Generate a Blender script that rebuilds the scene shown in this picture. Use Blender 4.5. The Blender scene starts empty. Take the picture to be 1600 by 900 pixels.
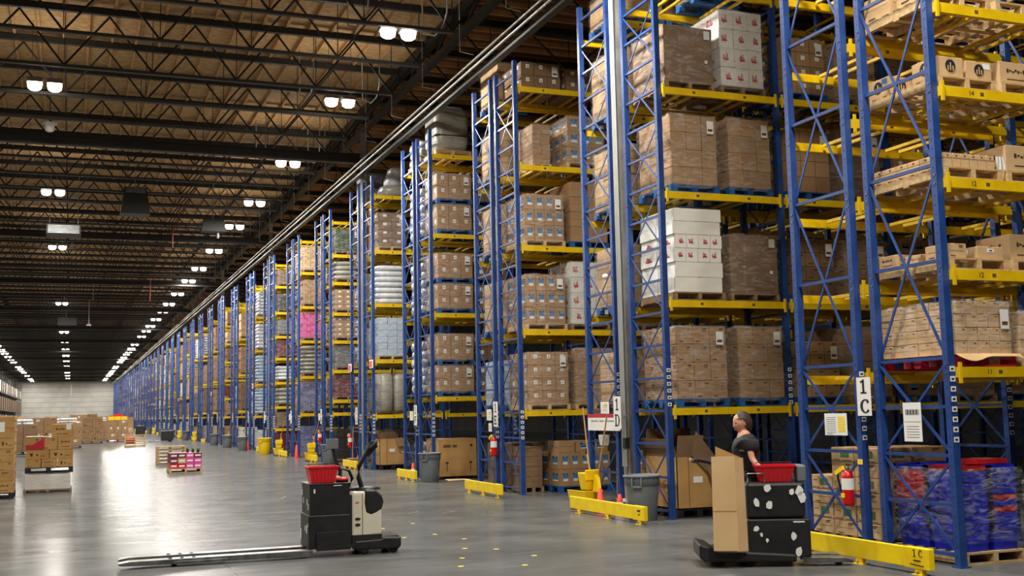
import bpy, bmesh, math, random
from mathutils import Vector, Matrix, Euler
random.seed(7)
PI = math.pi
S = bpy.context.scene
C = S.collection

# ------------------------------------------------------------------ camera
cam_d = bpy.data.cameras.new('camera'); cam = bpy.data.objects.new('camera', cam_d); C.objects.link(cam)
cam_d.sensor_width = 36.0; cam_d.lens = 1748.07 * 36.0 / 1600.0; cam_d.clip_end = 600; cam_d.clip_start = 0.05
right = Vector((0.93095905, -0.36454872, -0.02048118)); down = Vector((0.02080683, 0.10897051, -0.9938272)); fwd = Vector((0.36453028, 0.92478628, 0.10903219))
m = Matrix(((right.x, -down.x, -fwd.x, 0), (right.y, -down.y, -fwd.y, 0), (right.z, -down.z, -fwd.z, 1.7), (0, 0, 0, 1)))
cam.matrix_world = m
S.camera = cam
# ------------------------------------------------------------------ world and exposure
w = bpy.data.worlds.new('world'); S.world = w; w.use_nodes = True
w.node_tree.nodes['Background'].inputs[0].default_value = (0.9, 0.95, 1, 1); w.node_tree.nodes['Background'].inputs[1].default_value = 0.02
S.view_settings.view_transform = 'Standard'; S.view_settings.look = 'None'; S.view_settings.gamma = 1.0
S.view_settings.use_curve_mapping = False
S.view_settings.exposure = -1.05
LAMP_W = 330.0      # one panel of a high bay light, shining down
UP_W = 22.0         # fill light added above each fixture to brighten the roof deck
S.cycles.use_denoising = True
S.cycles.max_bounces = 7; S.cycles.transparent_max_bounces = 16
S.cycles.sample_clamp_indirect = 6.0

# ------------------------------------------------------------------ materials
MATS = {}
def new_mat(name, col, rough=0.6, metal=0.0, spec=0.5, emit=None, strength=0, coat=0):
    mt = bpy.data.materials.new(name); mt.use_nodes = True
    b = mt.node_tree.nodes['Principled BSDF']
    b.inputs['Base Color'].default_value = (*col, 1); b.inputs['Roughness'].default_value = rough
    b.inputs['Metallic'].default_value = metal; b.inputs['Specular IOR Level'].default_value = spec
    b.inputs['Coat Weight'].default_value = coat
    if emit: b.inputs['Emission Color'].default_value = (*emit, 1); b.inputs['Emission Strength'].default_value = strength
    MATS[name] = mt
    return mt
def noise_mat(name, c1, c2, scale=3.0, rough=0.6, stretch=(1, 1, 1), detail=4.0, bump=0.0, metal=0.0, lo=0.35, hi=0.65, spec=0.5, rough2=None, coord='Object'):
    mt = new_mat(name, c1, rough, metal, spec); nt = mt.node_tree; N = nt.nodes; L = nt.links; b = N['Principled BSDF']
    tc = N.new('ShaderNodeTexCoord'); mp = N.new('ShaderNodeMapping'); mp.inputs['Scale'].default_value = stretch
    no = N.new('ShaderNodeTexNoise'); no.inputs['Scale'].default_value = scale; no.inputs['Detail'].default_value = detail
    rp = N.new('ShaderNodeValToRGB'); rp.color_ramp.elements[0].position = lo; rp.color_ramp.elements[1].position = hi
    rp.color_ramp.elements[0].color = (*c1, 1); rp.color_ramp.elements[1].color = (*c2, 1)
    L.new(tc.outputs[coord], mp.inputs[0]); L.new(mp.outputs[0], no.inputs['Vector']); L.new(no.outputs[0], rp.inputs[0]); L.new(rp.outputs[0], b.inputs['Base Color'])
    if bump:
        bp = N.new('ShaderNodeBump'); bp.inputs['Strength'].default_value = bump; bp.inputs['Distance'].default_value = 0.02
        L.new(no.outputs[0], bp.inputs['Height']); L.new(bp.outputs[0], b.inputs['Normal'])
    if rough2 is not None:
        mr = N.new('ShaderNodeMapRange'); mr.inputs[3].default_value = rough; mr.inputs[4].default_value = rough2
        mr.inputs[1].default_value = 0.3; mr.inputs[2].default_value = 0.7
        L.new(no.outputs[0], mr.inputs[0]); L.new(mr.outputs[0], b.inputs['Roughness'])
    return mt
def sc(r, g, b):
    f = lambda v: ((v / 255 + 0.055) / 1.055) ** 2.4 if v > 10 else v / 255 / 12.92
    return (f(r), f(g), f(b))
noise_mat('rack_blue', sc(30, 60, 120), sc(38, 72, 136), 6, 0.36, spec=0.5)
noise_mat('beam_yellow', sc(238, 200, 10), sc(220, 178, 0), 4, 0.45)
noise_mat('support_yellow', sc(230, 190, 20), sc(200, 158, 10), 4, 0.5)
noise_mat('guard_yellow', sc(255, 222, 0), sc(245, 205, 0), 5, 0.4)
noise_mat('cardboard', sc(164, 130, 92), sc(148, 114, 78), 2.5, 0.8, lo=0.4, hi=0.7)
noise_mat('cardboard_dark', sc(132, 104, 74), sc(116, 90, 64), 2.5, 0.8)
noise_mat('cardboard_tan', sc(205, 172, 126), sc(190, 154, 108), 2.5, 0.8)
noise_mat('cardboard_kraft', sc(216, 182, 132), sc(203, 166, 116), 1.5, 0.8)
noise_mat('cardboard_gold', sc(190, 150, 92), sc(172, 130, 74), 2.5, 0.8)
new_mat('seam', sc(96, 68, 42), 0.9)
new_mat('tape', sc(188, 158, 112), 0.35)
new_mat('ink', sc(62, 44, 32), 0.8)
new_mat('black_ink', sc(25, 25, 28), 0.7)
new_mat('label_white', sc(232, 232, 228), 0.6)
new_mat('label_blue', sc(58, 120, 170), 0.6)
new_mat('print_green', sc(62, 110, 52), 0.7)
new_mat('print_red', sc(180, 30, 52), 0.7)
new_mat('print_pink', sc(214, 70, 140), 0.6)
new_mat('print_yellow', sc(240, 210, 30), 0.6)
noise_mat('white_carton', sc(226, 224, 216), sc(210, 207, 198), 2, 0.7)
noise_mat('foam_white', sc(242, 240, 232), sc(228, 226, 216), 3, 0.6)
noise_mat('bag_white', sc(222, 224, 226), sc(196, 200, 205), 5, 0.45, bump=0.5)
noise_mat('bag_blue', sc(190, 205, 220), sc(160, 178, 198), 5, 0.4, bump=0.5)
noise_mat('wrap_grey', sc(168, 165, 152), sc(142, 140, 130), 3, 0.3, stretch=(1, 1, 4), bump=0.6)
noise_mat('goods_red', sc(120, 48, 50), sc(92, 32, 38), 14, 0.5)
noise_mat('goods_purple', sc(128, 132, 170), sc(92, 94, 138), 12, 0.5)
noise_mat('goods_pink', sc(226, 96, 170), sc(200, 60, 140), 14, 0.5)
noise_mat('goods_green', sc(70, 88, 52), sc(44, 58, 34), 8, 0.6)
noise_mat('goods_grey', sc(130, 128, 126), sc(86, 86, 90), 12, 0.5)
noise_mat('goods_dark', sc(54, 50, 50), sc(30, 28, 30), 10, 0.5)
noise_mat('pallet_wood', sc(205, 176, 128), sc(176, 144, 98), 3, 0.8, stretch=(1, 6, 6))
noise_mat('pallet_worn', sc(150, 124, 90), sc(118, 94, 66), 3, 0.85, stretch=(1, 6, 6))
noise_mat('pallet_blue', sc(30, 98, 168), sc(20, 70, 128), 4, 0.6)
new_mat('pallet_black', sc(24, 24, 26), 0.5)
noise_mat('pallet_red', sc(206, 28, 58), sc(170, 18, 40), 4, 0.4)
noise_mat('tote_blue', sc(28, 44, 200), sc(18, 30, 160), 5, 0.3)
noise_mat('tote_red', sc(206, 34, 48), sc(170, 22, 34), 5, 0.3)
noise_mat('machine_black', sc(22, 22, 23), sc(34, 34, 35), 6, 0.45)
new_mat('rubber', sc(20, 20, 20), 0.75)
noise_mat('machine_cream', sc(222, 216, 198), sc(210, 203, 182), 3, 0.3)
noise_mat('steel', sc(150, 150, 148), sc(110, 110, 110), 8, 0.35, metal=0.8)
new_mat('fork_black', sc(36, 36, 38), 0.32, 0.3)
noise_mat('galv', sc(176, 178, 176), sc(150, 152, 152), 4, 0.4, metal=0.35)
new_mat('pipe_grey', sc(190, 190, 184), 0.35, 0.5)
new_mat('white_paint', sc(235, 235, 232), 0.5)
noise_mat('can_grey', sc(112, 118, 122), sc(98, 104, 108), 3, 0.5)
noise_mat('can_yellow', sc(245, 205, 20), sc(235, 190, 0), 3, 0.45)
new_mat('plastic_yellow', sc(248, 208, 10), 0.4)
new_mat('plastic_red', sc(214, 24, 40), 0.35)
new_mat('cone_orange', sc(250, 70, 40), 0.45)
new_mat('extinguisher_red', sc(196, 22, 26), 0.28)
noise_mat('broom_wood', sc(196, 150, 100), sc(170, 124, 78), 4, 0.6, stretch=(1, 1, .2))
new_mat('mop_white', sc(214, 208, 192), 0.9)
noise_mat('truss_steel', sc(46, 44, 42), sc(36, 34, 33), 3, 0.5)
new_mat('chord_grey', sc(82, 80, 76), 0.45, 0.2)
noise_mat('rib_wood', sc(214, 168, 112), sc(190, 142, 90), 3, 0.8)
noise_mat('skin', sc(214, 160, 130), sc(206, 148, 118), 5, 0.55)
noise_mat('shirt_black', sc(30, 30, 32), sc(46, 46, 48), 4, 0.85)
noise_mat('shirt_band', sc(120, 120, 122), sc(90, 90, 92), 10, 0.7)
noise_mat('trousers_black', sc(20, 20, 22), sc(30, 30, 32), 5, 0.85)
noise_mat('hair_dark', sc(42, 30, 24), sc(66, 48, 38), 14, 0.6, stretch=(1, 1, 5))
new_mat('eye_dark', sc(20, 14, 12), 0.3)
new_mat('lip', sc(170, 96, 84), 0.5)
new_mat('lamp_housing', sc(150, 150, 148), 0.4, 0.5)
new_mat('lamp_panel', (1, .95, .86), 0.5, emit=(1.0, 0.93, 0.80), strength=28)
new_mat('hvac_grey', sc(50, 52, 50), 0.5, 0.2)
new_mat('duct_dark', sc(60, 62, 60), 0.5, 0.3)
new_mat('green_plant', sc(70, 150, 60), 0.7)
new_mat('sprinkler_red', sc(150, 52, 40), 0.5)

def wrap_mat():
    mt = bpy.data.materials.new('stretch_film'); mt.use_nodes = True; nt = mt.node_tree; N = nt.nodes; L = nt.links
    b = N['Principled BSDF']; out = N['Material Output']
    b.inputs['Base Color'].default_value = (0.9, 0.9, 0.89, 1); b.inputs['Roughness'].default_value = 0.14
    tr = N.new('ShaderNodeBsdfTransparent'); mx = N.new('ShaderNodeMixShader')
    tc = N.new('ShaderNodeTexCoord'); mp = N.new('ShaderNodeMapping'); mp.inputs['Scale'].default_value = (1.0, 1.0, 3.2); mp.inputs['Rotation'].default_value = (0.3, 0.35, 0)
    no = N.new('ShaderNodeTexNoise'); no.inputs['Scale'].default_value = 4.5; no.inputs['Detail'].default_value = 5; no.inputs['Distortion'].default_value = 1.2
    mr = N.new('ShaderNodeMapRange'); mr.inputs[1].default_value = 0.45; mr.inputs[2].default_value = 0.8; mr.inputs[3].default_value = 0.03; mr.inputs[4].default_value = 0.34
    bp = N.new('ShaderNodeBump'); bp.inputs['Strength'].default_value = 0.9; bp.inputs['Distance'].default_value = 0.05
    L.new(tc.outputs['Object'], mp.inputs[0]); L.new(mp.outputs[0], no.inputs['Vector']); L.new(no.outputs[0], mr.inputs[0]); L.new(mr.outputs[0], mx.inputs[0])
    L.new(no.outputs[0], bp.inputs['Height']); L.new(bp.outputs[0], b.inputs['Normal'])
    L.new(tr.outputs[0], mx.inputs[1]); L.new(b.outputs[0], mx.inputs[2]); L.new(mx.outputs[0], out.inputs['Surface'])
    MATS['film'] = mt
wrap_mat()

def floor_mat():
    mt = bpy.data.materials.new('polished_concrete'); mt.use_nodes = True; nt = mt.node_tree; N = nt.nodes; L = nt.links; b = N['Principled BSDF']
    tc = N.new('ShaderNodeTexCoord')
    def noise(scale, st, detail=6, dist=0.0):
        mp = N.new('ShaderNodeMapping'); mp.inputs['Scale'].default_value = st; no = N.new('ShaderNodeTexNoise'); no.inputs['Scale'].default_value = scale
        no.inputs['Detail'].default_value = detail; no.inputs['Distortion'].default_value = dist
        L.new(tc.outputs['Object'], mp.inputs[0]); L.new(mp.outputs[0], no.inputs['Vector']); return no.outputs[0]
    n1 = noise(0.9, (1, 1, 1)); n2 = noise(2.2, (.5, 2.2, 1), 8, 0.8); n3 = noise(26, (1, 1, 1), 3)
    r1 = N.new('ShaderNodeValToRGB'); r1.color_ramp.elements[0].color = (*sc(82, 83, 83), 1); r1.color_ramp.elements[1].color = (*sc(108, 109, 107), 1)
    r1.color_ramp.elements[0].position = .3; r1.color_ramp.elements[1].position = .72
    L.new(n1, r1.inputs[0])
    r2 = N.new('ShaderNodeMapRange'); r2.inputs[1].default_value = .60; r2.inputs[2].default_value = .76; r2.inputs[3].default_value = 0; r2.inputs[4].default_value = .45
    L.new(n2, r2.inputs[0])
    mx = N.new('ShaderNodeMixRGB'); mx.inputs[2].default_value = (*sc(128, 128, 125), 1); L.new(r2.outputs[0], mx.inputs[0]); L.new(r1.outputs[0], mx.inputs[1])
    # saw-cut joints every 5 m
    sp = N.new('ShaderNodeSeparateXYZ'); L.new(tc.outputs['Object'], sp.inputs[0])
    def joint(o, off):
        a = N.new('ShaderNodeMath'); a.operation = 'ADD'; a.inputs[1].default_value = off; L.new(o, a.inputs[0])
        p = N.new('ShaderNodeMath'); p.operation = 'PINGPONG'; p.inputs[1].default_value = 3.0; L.new(a.outputs[0], p.inputs[0])
        l = N.new('ShaderNodeMath'); l.operation = 'LESS_THAN'; l.inputs[1].default_value = 0.008; L.new(p.outputs[0], l.inputs[0]); return l.outputs[0]
    j1 = joint(sp.outputs[0], 100.3); j2 = joint(sp.outputs[1], 101.0)
    ad = N.new('ShaderNodeMath'); ad.operation = 'MAXIMUM'; L.new(j1, ad.inputs[0]); L.new(j2, ad.inputs[1])
    md = N.new('ShaderNodeMath'); md.operation = 'MULTIPLY'; md.inputs[1].default_value = .55; L.new(ad.outputs[0], md.inputs[0])
    m2 = N.new('ShaderNodeMixRGB'); m2.inputs[2].default_value = (*sc(60, 60, 58), 1); L.new(md.outputs[0], m2.inputs[0]); L.new(mx.outputs[0], m2.inputs[1])
    L.new(m2.outputs[0], b.inputs['Base Color'])
    rr = N.new('ShaderNodeMapRange'); rr.inputs[1].default_value = .3; rr.inputs[2].default_value = .7; rr.inputs[3].default_value = .17; rr.inputs[4].default_value = .27
    L.new(n2, rr.inputs[0]); L.new(rr.outputs[0], b.inputs['Roughness']); b.inputs['IOR'].default_value = 1.075
    MATS['floor'] = mt
floor_mat()
def osb_mat():
    mt = noise_mat('osb_deck', sc(168, 130, 82), sc(222, 184, 128), 5, 0.85, stretch=(1, 2.6, 1), detail=8, lo=.3, hi=.7)
osb_mat()
noise_mat('plank_deck', sc(96, 60, 40), sc(140, 92, 60), 2, 0.85, stretch=(.2, 4, 1), lo=.4, hi=.6)  # reddish planks, with the dimness over the racks put into the colour
def siding_mat():
    mt = noise_mat('wall_panel', sc(176, 175, 168), sc(162, 160, 154), .6, .6); nt = mt.node_tree; N = nt.nodes; L = nt.links; b = N['Principled BSDF']
    tc = N.new('ShaderNodeTexCoord'); sp = N.new('ShaderNodeSeparateXYZ'); L.new(tc.outputs['Object'], sp.inputs[0])
    p = N.new('ShaderNodeMath'); p.operation = 'PINGPONG'; p.inputs[1].default_value = .55; L.new(sp.outputs[2], p.inputs[0])
    l = N.new('ShaderNodeMath'); l.operation = 'LESS_THAN'; l.inputs[1].default_value = .06; L.new(p.outputs[0], l.inputs[0])
    old = b.inputs['Base Color'].links[0].from_socket
    mx = N.new('ShaderNodeMixRGB'); mx.inputs[2].default_value = (*sc(140, 138, 133), 1); L.new(l.outputs[0], mx.inputs[0]); L.new(old, mx.inputs[1]); L.new(mx.outputs[0], b.inputs['Base Color'])
siding_mat()
noise_mat('wall_dark', sc(70, 68, 64), sc(58, 56, 54), .6, .8)  # unseen walls coloured dark to hold the shade deep in the aisles

# ------------------------------------------------------------------ mesh helpers
class MB:
    def __init__(s): s.v = []; s.f = []; s.m = []; s.sm = []
    def add(s, vs, fs, mat, smooth=False):
        o = len(s.v); s.v += [tuple(v) for v in vs]
        for f in fs: s.f.append(tuple(i + o for i in f)); s.m.append(mat); s.sm.append(smooth)
    def box(s, x0, y0, z0, x1, y1, z1, mat):
        s.add([(x0, y0, z0), (x1, y0, z0), (x1, y1, z0), (x0, y1, z0), (x0, y0, z1), (x1, y0, z1), (x1, y1, z1), (x0, y1, z1)],
              [(0, 3, 2, 1), (4, 5, 6, 7), (0, 1, 5, 4), (1, 2, 6, 5), (2, 3, 7, 6), (3, 0, 4, 7)], mat)
    def cbox(s, x, y, z, w, d, h, mat): s.box(x - w / 2, y - d / 2, z, x + w / 2, y + d / 2, z + h, mat)
    def frustum(s, x, y, z, w0, d0, w1, d1, h, mat):
        s.add([(x - w0 / 2, y - d0 / 2, z), (x + w0 / 2, y - d0 / 2, z), (x + w0 / 2, y + d0 / 2, z), (x - w0 / 2, y + d0 / 2, z),
               (x - w1 / 2, y - d1 / 2, z + h), (x + w1 / 2, y - d1 / 2, z + h), (x + w1 / 2, y + d1 / 2, z + h), (x - w1 / 2, y + d1 / 2, z + h)],
              [(0, 3, 2, 1), (4, 5, 6, 7), (0, 1, 5, 4), (1, 2, 6, 5), (2, 3, 7, 6), (3, 0, 4, 7)], mat)
    def bar(s, p0, p1, w, h, mat):
        p0 = Vector(p0); p1 = Vector(p1); d = (p1 - p0).normalized()
        a = Vector((0, 0, 1)) if abs(d.z) < .95 else Vector((1, 0, 0))
        u = d.cross(a).normalized() * w / 2; v = u.normalized().cross(d) * h / 2
        vs = [p0 - u - v, p0 + u - v, p0 + u + v, p0 - u + v, p1 - u - v, p1 + u - v, p1 + u + v, p1 - u + v]
        s.add(vs, [(0, 3, 2, 1), (4, 5, 6, 7), (0, 1, 5, 4), (1, 2, 6, 5), (2, 3, 7, 6), (3, 0, 4, 7)], mat)
    def tube(s, pts, r, mat, n=8, rs=None):
        pts = [Vector(p) for p in pts]; rings = []
        up = Vector((0, 0, 1))
        for i, p in enumerate(pts):
            d = (pts[min(i + 1, len(pts) - 1)] - pts[max(i - 1, 0)]).normalized()
            a = up if abs(d.z) < .95 else Vector((1, 0, 0))
            u = d.cross(a).normalized(); v = u.cross(d)
            rr = rs[i] if rs else r
            rings.append([p + (u * math.cos(2 * PI * k / n) + v * math.sin(2 * PI * k / n)) * rr for k in range(n)])
        vs = [q for ring in rings for q in ring]; fs = []
        for i in range(len(pts) - 1):
            for k in range(n): fs.append((i * n + k, i * n + (k + 1) % n, (i + 1) * n + (k + 1) % n, (i + 1) * n + k))
        s.add(vs, fs, mat, True)
        s.add(rings[0], [tuple(range(n))[::-1]], mat); s.add(rings[-1], [tuple(range(n))], mat)
    def lathe(s, c, prof, mat, n=24, axis='z', squash=1.0):
        vs = []
        for r, z in prof:
            for k in range(n):
                a = 2 * PI * k / n; x, y = r * math.cos(a), r * math.sin(a) * squash
                q = (x, y, z) if axis == 'z' else ((z, x, y) if axis == 'x' else (x, z, y))
                vs.append((c[0] + q[0], c[1] + q[1], c[2] + q[2]))
        fs = [(i * n + k, i * n + (k + 1) % n, (i + 1) * n + (k + 1) % n, (i + 1) * n + k) for i in range(len(prof) - 1) for k in range(n)]
        s.add(vs, fs, mat, True)
        s.add(vs[:n], [tuple(range(n))[::-1]], mat); s.add(vs[-n:], [tuple(range(n))], mat)
    def prism(s, pts, axis, a0, a1, mat):
        # pts: outline in the two other axes; extruded along axis
        def P(p, a): return (a, p[0], p[1]) if axis == 'x' else ((p[0], a, p[1]) if axis == 'y' else (p[0], p[1], a))
        n = len(pts); vs = [P(p, a0) for p in pts] + [P(p, a1) for p in pts]
        fs = [tuple(range(n))[::-1], tuple(range(n, 2 * n))] + [(i, (i + 1) % n, n + (i + 1) % n, n + i) for i in range(n)]
        s.add(vs, fs, mat)
    def pillow(s, cx, cy, cz, w, d, h, mat, n=4, p=3.2, seg=(12, 7)):
        vs = []; A, B = seg
        for j in range(B):
            ph = -PI / 2 + PI * j / (B - 1)
            for i in range(A):
                th = 2 * PI * i / A
                f = lambda c, e: math.copysign(abs(c) ** e, c)
                e = 2 / p
                x = f(math.cos(ph), e) * f(math.cos(th), e); y = f(math.cos(ph), e) * f(math.sin(th), e); z = f(math.sin(ph), e)
                vs.append((cx + x * w / 2, cy + y * d / 2, cz + z * h / 2))
        fs = [(j * A + i, j * A + (i + 1) % A, (j + 1) * A + (i + 1) % A, (j + 1) * A + i) for j in range(B - 1) for i in range(A)]
        s.add(vs, fs, mat, True)
    def face(s, side, W, D, z0, u0, v0, u1, v1, mat, off=.002, x0=0, y0=0):
        # thin patch on a side of a box footprint [x0..x0+W]x[y0..y0+D], u across (0..1 of face), v absolute height
        t = .0015
        if side == 'F': s.box(x0 + u0 * W, y0 - off - t, v0, x0 + u1 * W, y0 - off + t, v1, mat)
        if side == 'B': s.box(x0 + u0 * W, y0 + D + off - t, v0, x0 + u1 * W, y0 + D + off + t, v1, mat)
        if side == 'L': s.box(x0 - off - t, y0 + (1 - u1) * D, v0, x0 - off + t, y0 + (1 - u0) * D, v1, mat)
        if side == 'R': s.box(x0 + W + off - t, y0 + u0 * D, v0, x0 + W + off + t, y0 + u1 * D, v1, mat)
    def mesh(s, name):
        me = bpy.data.meshes.new(name); me.from_pydata(s.v, [], s.f)
        names = []
        for q in s.m:
            if q not in names: names.append(q)
        for q in names: me.materials.append(MATS[q])
        idx = {q: i for i, q in enumerate(names)}
        me.polygons.foreach_set('material_index', [idx[q] for q in s.m])
        me.polygons.foreach_set('use_smooth', s.sm)
        me.update(); return me
    def build(s, name, parent=None, loc=(0, 0, 0), rotz=0):
        return link(name, s.mesh(name), parent, loc, rotz)
def link(name, me, parent=None, loc=(0, 0, 0), rotz=0):
    o = bpy.data.objects.new(name, me); C.objects.link(o); o.location = loc; o.rotation_euler = (0, 0, rotz)
    if parent: o.parent = parent
    return o
def bevel(o, wdt, seg=2):
    b = o.modifiers.new('bevel', 'BEVEL'); b.width = wdt; b.segments = seg; b.limit_method = 'ANGLE'; b.angle_limit = .7; return o
def tag(o, label, cat, group=None, kind=None):
    o['label'] = label; o['category'] = cat
    if group: o['group'] = group
    if kind: o['kind'] = kind
    return o
def thing(name, label, cat, loc=(0, 0, 0), rotz=0, group=None):
    o = bpy.data.objects.new(name, None); C.objects.link(o); o.empty_display_size = .1
    o.location = loc; o.rotation_euler = (0, 0, rotz); return tag(o, label, cat, group)
def struct(o): o['kind'] = 'structure'; return o
def copy_tree(o, parent=None):
    c = o.copy(); C.objects.link(c); c.parent = parent
    for ch in list(o.children): copy_tree(ch, c)
    return c
WORDS = ['zeroth', 'first', 'second', 'third', 'fourth', 'fifth', 'sixth', 'seventh', 'eighth', 'ninth', 'tenth', 'eleventh', 'twelfth', 'thirteenth', 'fourteenth', 'fifteenth', 'sixteenth', 'seventeenth', 'eighteenth', 'nineteenth']
def ordn(n):
    if n < 20: return WORDS[n]
    t = {2: 'twent', 3: 'thirt', 4: 'fort', 5: 'fift'}[n // 10]
    return t + 'ieth' if n % 10 == 0 else t + 'y-' + WORDS[n % 10]
def text_obj(name, s, size, mat, parent, loc, rot, ext=.001, align='CENTER', sx=1.0):
    cu = bpy.data.curves.new(name, 'FONT'); cu.body = s; cu.size = size; cu.extrude = ext; cu.align_x = align; cu.align_y = 'CENTER'; cu.resolution_u = 3
    cu.materials.append(MATS[mat]); o = bpy.data.objects.new(name, cu); C.objects.link(o); o.location = loc; o.rotation_euler = rot; o.scale = (sx, 1, 1)
    me = bpy.data.meshes.new_from_object(o); bpy.data.objects.remove(o)
    o = bpy.data.objects.new(name, me); C.objects.link(o); o.location = loc; o.rotation_euler = rot; o.scale = (sx, 1, 1)
    if parent: o.parent = parent
    return o
ROT_L = (PI / 2, 0, -PI / 2)   # reads from the main aisle (faces -X)
ROT_F = (PI / 2, 0, 0)         # faces -Y

# ------------------------------------------------------------------ the hall
YW = 262.0; XL = -11.2; XR = 34.0; Y0 = -16.0; ZD = 11.62
mb = MB(); mb.box(XL, Y0, -.2, XR, YW, 0, 'floor'); struct(mb.build('floor'))
mb = MB(); mb.box(XL, Y0, ZD, 8.6, YW, ZD + .15, 'osb_deck'); mb.box(8.6, Y0, ZD, XR, YW, ZD + .15, 'plank_deck'); struct(mb.build('ceiling'))
mb = MB(); mb.box(XL, YW, 0, XR, YW + .3, ZD, 'wall_panel'); struct(mb.build('wall_back'))
mb = MB(); mb.box(XL - .3, Y0, 0, XL, YW, ZD, 'wall_dark'); struct(mb.build('wall_left'))
mb = MB(); mb.box(XR, Y0, 0, XR + .3, YW, ZD, 'wall_dark'); struct(mb.build('wall_right'))
mb = MB(); mb.box(XL, Y0 - .3, 0, XR, Y0, ZD, 'wall_dark'); struct(mb.build('wall_front'))
mb = MB(); mb.box(-.2, YW - .08, 0, .1, YW, ZD, 'galv'); struct(mb.build('trim_1'))
# deck ribs running down the hall
mbr = MB(); mbr.box(-.03, Y0, 0, .03, YW, .12, 'rib_wood'); ribme = mbr.mesh('ceiling_rib')
x = XL + .3
while x < 8.4:
    struct(link('ceiling_rib', ribme, None, (x, 0, ZD - .12))); x += .585
# planks over the racks run across
mbr = MB(); mbr.box(8.75, -.03, 0, XR, .03, .12, 'rib_wood'); ribme2 = mbr.mesh('ceiling_rib')
y = 14.0
while y < 75:
    struct(link('ceiling_rib', ribme2, None, (0, y, ZD - .12))); y += .62
# roof trusses across the hall
def truss_mesh(x0, x1, zb, zt, slim=False):
    mb = MB()
    for sgn in (-1, 1): mb.box(x0 + (0 if slim else .9), sgn * .03 - .02, zb, x1 - .9, sgn * .03 + .02, zb + .075, 'chord_grey')
    bc = mb.mesh('bottom_chord')
    mb = MB(); mb.box(x0, -.06, zt - .17, x1, .06, zt, 'truss_steel'); tcm = mb.mesh('top_chord')
    mb = MB(); n = int((x1 - x0 - 1.8) / 1.95); p = (x1 - x0 - 1.8) / n
    for i in range(n + 1):
        xb = x0 + .9 + i * p
        mb.bar((xb, 0, zb + .06), (xb - p / 2 if i else x0, 0, zt - .2), .03, .045, 'truss_steel')
        mb.bar((xb, 0, zb + .06), (xb + p / 2 if i < n else x1, 0, zt - .2), .03, .045, 'truss_steel')
        mb.bar((xb, 0, zb + .06), (xb, 0, zt - .2), .018, .018, 'truss_steel')
    return bc, tcm, mb.mesh('web')
TM = truss_mesh(XL, 8.55, 9.98, ZD - .1); TM2 = truss_mesh(8.75, 30.0, 10.3, ZD - .12)
def truss(ms, y, nm='roof_truss'):
    e = bpy.data.objects.new(nm, None); C.objects.link(e); e.location = (0, y, 0); struct(e)
    for k, q in zip(('bottom_chord', 'top_chord', 'web'), ms): link(k, q, e)
y = 17.6; i = 0
while y < YW - 1:
    truss(TM, y)
    if y < 90: truss(TM2, y + .4)
    y += 2.535; i += 1
# girder truss down the hall over the columns
COLY = [9.27 + 6.03 * k + 1.10 + .27 for k in range(1, 41, 3)]
mb = MB(); mb.box(-.09, Y0, 10.75, .09, YW, 10.9, 'truss_steel'); mb.box(-.09, Y0, ZD - .35, .09, YW, ZD - .15, 'truss_steel')
yy = Y0
while yy < YW - 2:
    mb.bar((0, yy, 10.85), (0, yy + 1.2, ZD - .3), .06, .07, 'truss_steel'); mb.bar((0, yy + 1.2, ZD - .3), (0, yy + 2.4, 10.85), .06, .07, 'truss_steel'); yy += 2.4
struct(mb.build('girder_truss', None, (8.65, 0, 0)))
# deep cross girders at the column lines
gm = MB(); gm.box(XL, -.1, 9.72, 8.5, .1, 9.76, 'truss_steel'); gm.box(XL, -.02, 9.76, 8.5, .02, 9.98, 'truss_steel'); gm.box(XL, -.1, 9.98, 8.5, .1, 10.02, 'truss_steel'); gme = gm.mesh('cross_girder')
for cy in COLY[1:]: struct(link('cross_girder', gme, None, (0, cy, 0)))
# columns in the flue of every third double row
cm = MB(); cm.box(-.08, -.08, 0, .08, -.065, 10.75, 'galv'); cm.box(-.08, .065, 0, .08, .08, 10.75, 'galv'); cm.box(-.01, -.065, 0, .01, .065, 10.75, 'galv')
cm.box(-.17, -.17, 0, .17, .17, .02, 'galv'); cme = cm.mesh('column')
for cy in COLY: struct(link('building_column', cme, None, (8.62, cy, 0), 0))
# conduits running down the front of the first column
k = thing('conduit_riser', 'pale grey conduit pipes running up the steel column behind the 1D sign', 'pipe', (8.49, 16.64, 0))
for j, dy in enumerate((-.055, 0, .055)):
    mb = MB(); mb.tube([(0, dy, .75), (0, dy, 9.3)], .018, 'pipe_grey', 8); mb.build('pipe', k)
mb = MB(); mb.box(-.03, -.1, 1.05, .05, .0, 1.22, 'machine_black'); mb.build('switch_box', k)
# pipes and tray along the rack tops
for nm, lab, xx, zz, r in (('overhead_pipe', 'upper of two bright pipes running along the rack tops', 8.34, 9.62, .03), ('overhead_pipe', 'lower of two bright pipes running along the rack tops', 8.27, 9.40, .03)):
    mb = MB(); mb.tube([(0, 5, 0), (0, YW - .2, 0)], r, 'pipe_grey', 8); tag(mb.build(nm, None, (xx, 0, zz)), lab, 'pipe')
mb = MB(); mb.box(-.05, 5, -.09, .05, YW - .2, .0, 'duct_dark'); mb.box(-.08, 5, -.1, .08, YW - .2, -.09, 'duct_dark'); mb.box(-.08, 5, .0, .08, YW - .2, .01, 'duct_dark')
tag(mb.build('cable_tray', None, (8.45, 0, 9.35)), 'dark grey beam running behind the bright pipes along the rack tops', 'beam')
y = 20.3; hm = MB(); hm.tube([(0, 0, .83), (0, 0, -1.0), (.32, 0, -1.04)], .011, 'pipe_grey', 6); hme = hm.mesh('pipe_hanger')
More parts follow.
